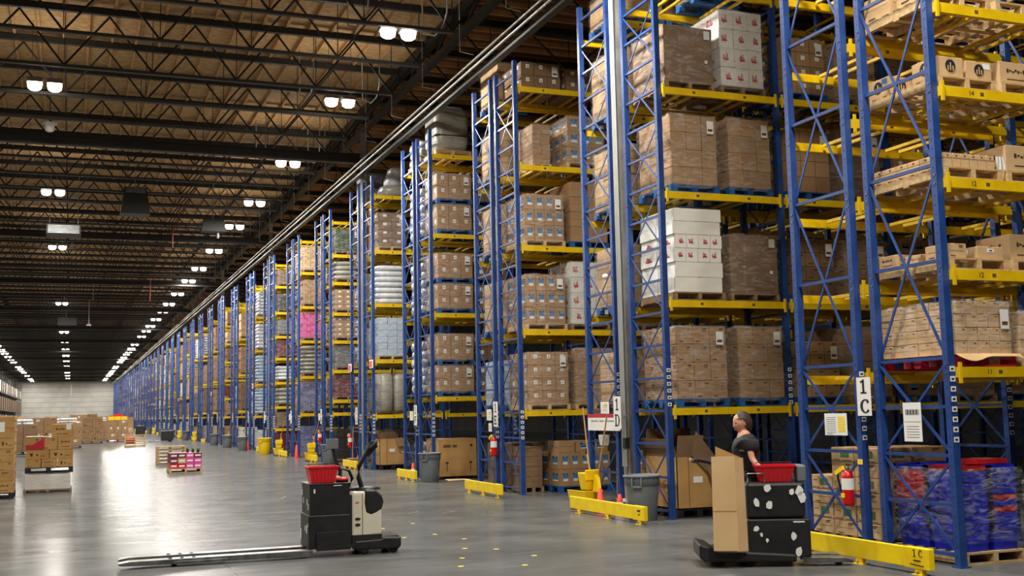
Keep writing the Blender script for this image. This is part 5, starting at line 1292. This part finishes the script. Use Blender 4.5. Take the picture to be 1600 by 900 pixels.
bags('blue plastic bale wrapped in film among the far piles', -.15, 86, 0, .8, 1.1, 1.1, 5, 'tote_blue', 'pallet_black', cat='bale')
bags('white bundle resting on the blue bale among the far piles', -.15, 86, 1.12, .8, 1.0, .45, 2, 'bag_white', None, cat='bundle')
spots = [(-.75, 73, 'right behind the red-cornered carton'), (-.1, 94, 'behind the blue bale at left'), (1.6, 97, 'behind the ragged pile'), (3.6, 101, 'behind the yellow-topped pile'), (-2.9, 62, 'behind the left-edge pile'), (-2.1, 70, 'with a black stand before it'), (-1.2, 76, 'left of the blue bale'), (-4.2, 80, 'far left under the wall rack'), (-3.0, 96, 'in the second far line at left'), (-1.5, 100, 'in the second far line at middle'), (0.2, 104, 'well behind the blue bale'), (1.9, 108, 'in the second far line at right'), (-5.2, 118, 'in the last line at left'), (-2.6, 128, 'in the last line at centre'), (.4, 132, 'in the last line right of centre'), (3.6, 120, 'in the last line at right')]
for i, (x_, y_, nm) in enumerate(spots):
    rows = [(r.uniform(.35, .55), r.choice([2, 3])) for _ in range(3 + (i % 2))]
    zt = pile('the far pile ' + nm, x_, y_, 1.35, 1.2, rows, base=r.choice(['cardboard', 'cardboard_dark', 'cardboard_tan']), styles=('tag', 'print', 'nothing'), depthn=1)
    if i % 2 == 0: bags('white sack bundle topping the far pile ' + nm, x_ + .1, y_ + .1, zt, 1.0, 1.0, .3, 2, 'bag_white', None, cat='bundle')
# idle black machines far down the aisle
for i, (x_, y_, s_, nm) in enumerate(((6.0, 84, 1.0, 'beside the racks beyond the yellow can'), (5.6, 110, 1.3, 'farthest down the aisle'), (-1.85, 58, .8, 'left among the carton piles'))):
    t = thing('pallet_truck', f'small black pallet truck {nm}', 'pallet truck', (x_, y_, 0))
    forks(t, 0, 1.1, .42)
    mb = MB(); mb.box(0, -.35, .08, .8, .35, .8 * s_, 'machine_black'); bevel(mb.build('body', t), .05)
    mb = MB(); mb.tube([(.5, 0, .8 * s_), (.6, 0, 1.1 * s_), (.8, 0, 1.35 * s_)], .03, 'machine_black', 8); mb.tube([(.8, -.2, 1.35 * s_), (.8, .2, 1.35 * s_)], .025, 'rubber', 8); mb.build('tiller', t)
    mb = MB(); mb.lathe((.6, -.3, .1), [(.1, -.04), (.1, .04)], 'rubber', 16, 'y'); mb.lathe((.6, .3, .1), [(.1, -.04), (.1, .04)], 'rubber', 16, 'y'); mb.build('wheels', t)
# racks along the left wall, far end
mb_ = None
for b in range(7):
    y_ = 176 + b * 12
    t = thing('pallet_rack', f'dark loaded wall rack at far left, {ordn(b + 1)} section', 'pallet rack', (-11.1, y_, 0))
    for yy_ in (0, 6, 11.9):
        mb = MB(); mb.box(0, yy_, 0, .1, yy_ + .1, 9.4, 'truss_steel'); mb.box(1.1, yy_, 0, 1.2, yy_ + .1, 9.4, 'truss_steel'); mb.build('post', t)
    for zz_ in (.6, 3.3, 6.0): mb = MB(); mb.box(1.1, 0, zz_, 1.25, 12, zz_ + .22, 'truss_steel'); mb.box(0, 0, zz_ + .15, 1.1, 12, zz_ + .2, 'truss_steel'); mb.build('shelf', t)
    for li, zz_ in enumerate((.82, 3.52, 6.22)):
        for q in range(4):
            mt = 'cardboard_dark' if (li == 1 or (q + b) % 3) else 'white_carton'
            mb = MB(); mb.box(0, 0, .0, .96, 2.5, [1.9, 2.0, 1.7][li], mt); mb.box(.0, .3, .2, .962, .9, [1.9, 2.0, 1.7][li] * .9, 'white_carton' if li != 1 else 'cardboard')
            tag(mb.build('stacked_goods', None, (-10.98, y_ + (.3, 3.2, 6.3, 9.2)[q], zz_)), f'brown and white goods on {ordn(li + 1)} shelf of the {ordn(b + 1)} far left rack', 'pallet load', f'goods on {ordn(li + 1)} shelf of left rack section {b + 1}')
# black case on the far piles and yellow floor dots
for i, (x_, y_) in enumerate(((4.05, 11.99), (4.29, 12.65), (4.62, 13.51), (4.94, 13.24), (4.96, 14.52), (5.11, 12.43), (4.95, 16.94), (4.34, 16.45), (4.78, 15.27), (4.29, 15.11), (4.71, 11.73))):
    mb = MB(); mb.lathe((0, 0, 0), [(.035, .0005), (.035, .002)], 'print_yellow', 14); tag(mb.build('floor_dot', None, (x_, y_, 0)), 'small yellow dot stuck on the concrete floor right of the parked truck', 'floor marking', 'yellow floor dots')
# numbers on the 1C beams
for zz_, s_, xx_ in ((LEV[0][0], '11', 9.03), (LEV[0][1], '12', 9.0), (LEV[0][2], '12', 8.98), (LEV[0][3], '14', 9.03)):
    t = text_obj('beam_number', s_, .075, 'black_ink', None, (xx_, yC - .082, zz_ + .055), ROT_F); tag(t, f'black number {s_} on the yellow 1C beam {["lowest", "second", "third", "fourth"][LEV[0].index(zz_)]} from the floor', 'number')

# faint rubber and dust scuffs on the polished floor
noise_mat('scuff', sc(150, 150, 146), sc(120, 120, 117), 9, 0.5)
rr = random.Random(9)
for i in range(34):
    x0_, y0_ = rr.uniform(1.5, 6.5), rr.uniform(11.5, 30); a = rr.uniform(-.5, .9); L_ = rr.uniform(.4, 1.8); cv = rr.uniform(-.4, .4)
    mb = MB(); n_ = 8; vs = []
    for j in range(n_ + 1):
        u = j / n_; aa = a + cv * u; x_, y_ = L_ * u * math.cos(aa), L_ * u * math.sin(aa); t_ = rr.uniform(.004, .012) * (1 - abs(2 * u - 1) * .6)
        vs += [(x_ + math.sin(aa) * t_, y_ - math.cos(aa) * t_, 0), (x_ - math.sin(aa) * t_, y_ + math.cos(aa) * t_, 0)]
    mb.add(vs, [(2 * j, 2 * j + 1, 2 * j + 3, 2 * j + 2) for j in range(n_)], 'scuff')
    tag(mb.build('floor_scuff', None, (x0_, y0_, .0012)), 'faint pale curved scuff on the concrete floor behind the parked truck', 'floor marking', 'floor scuffs')
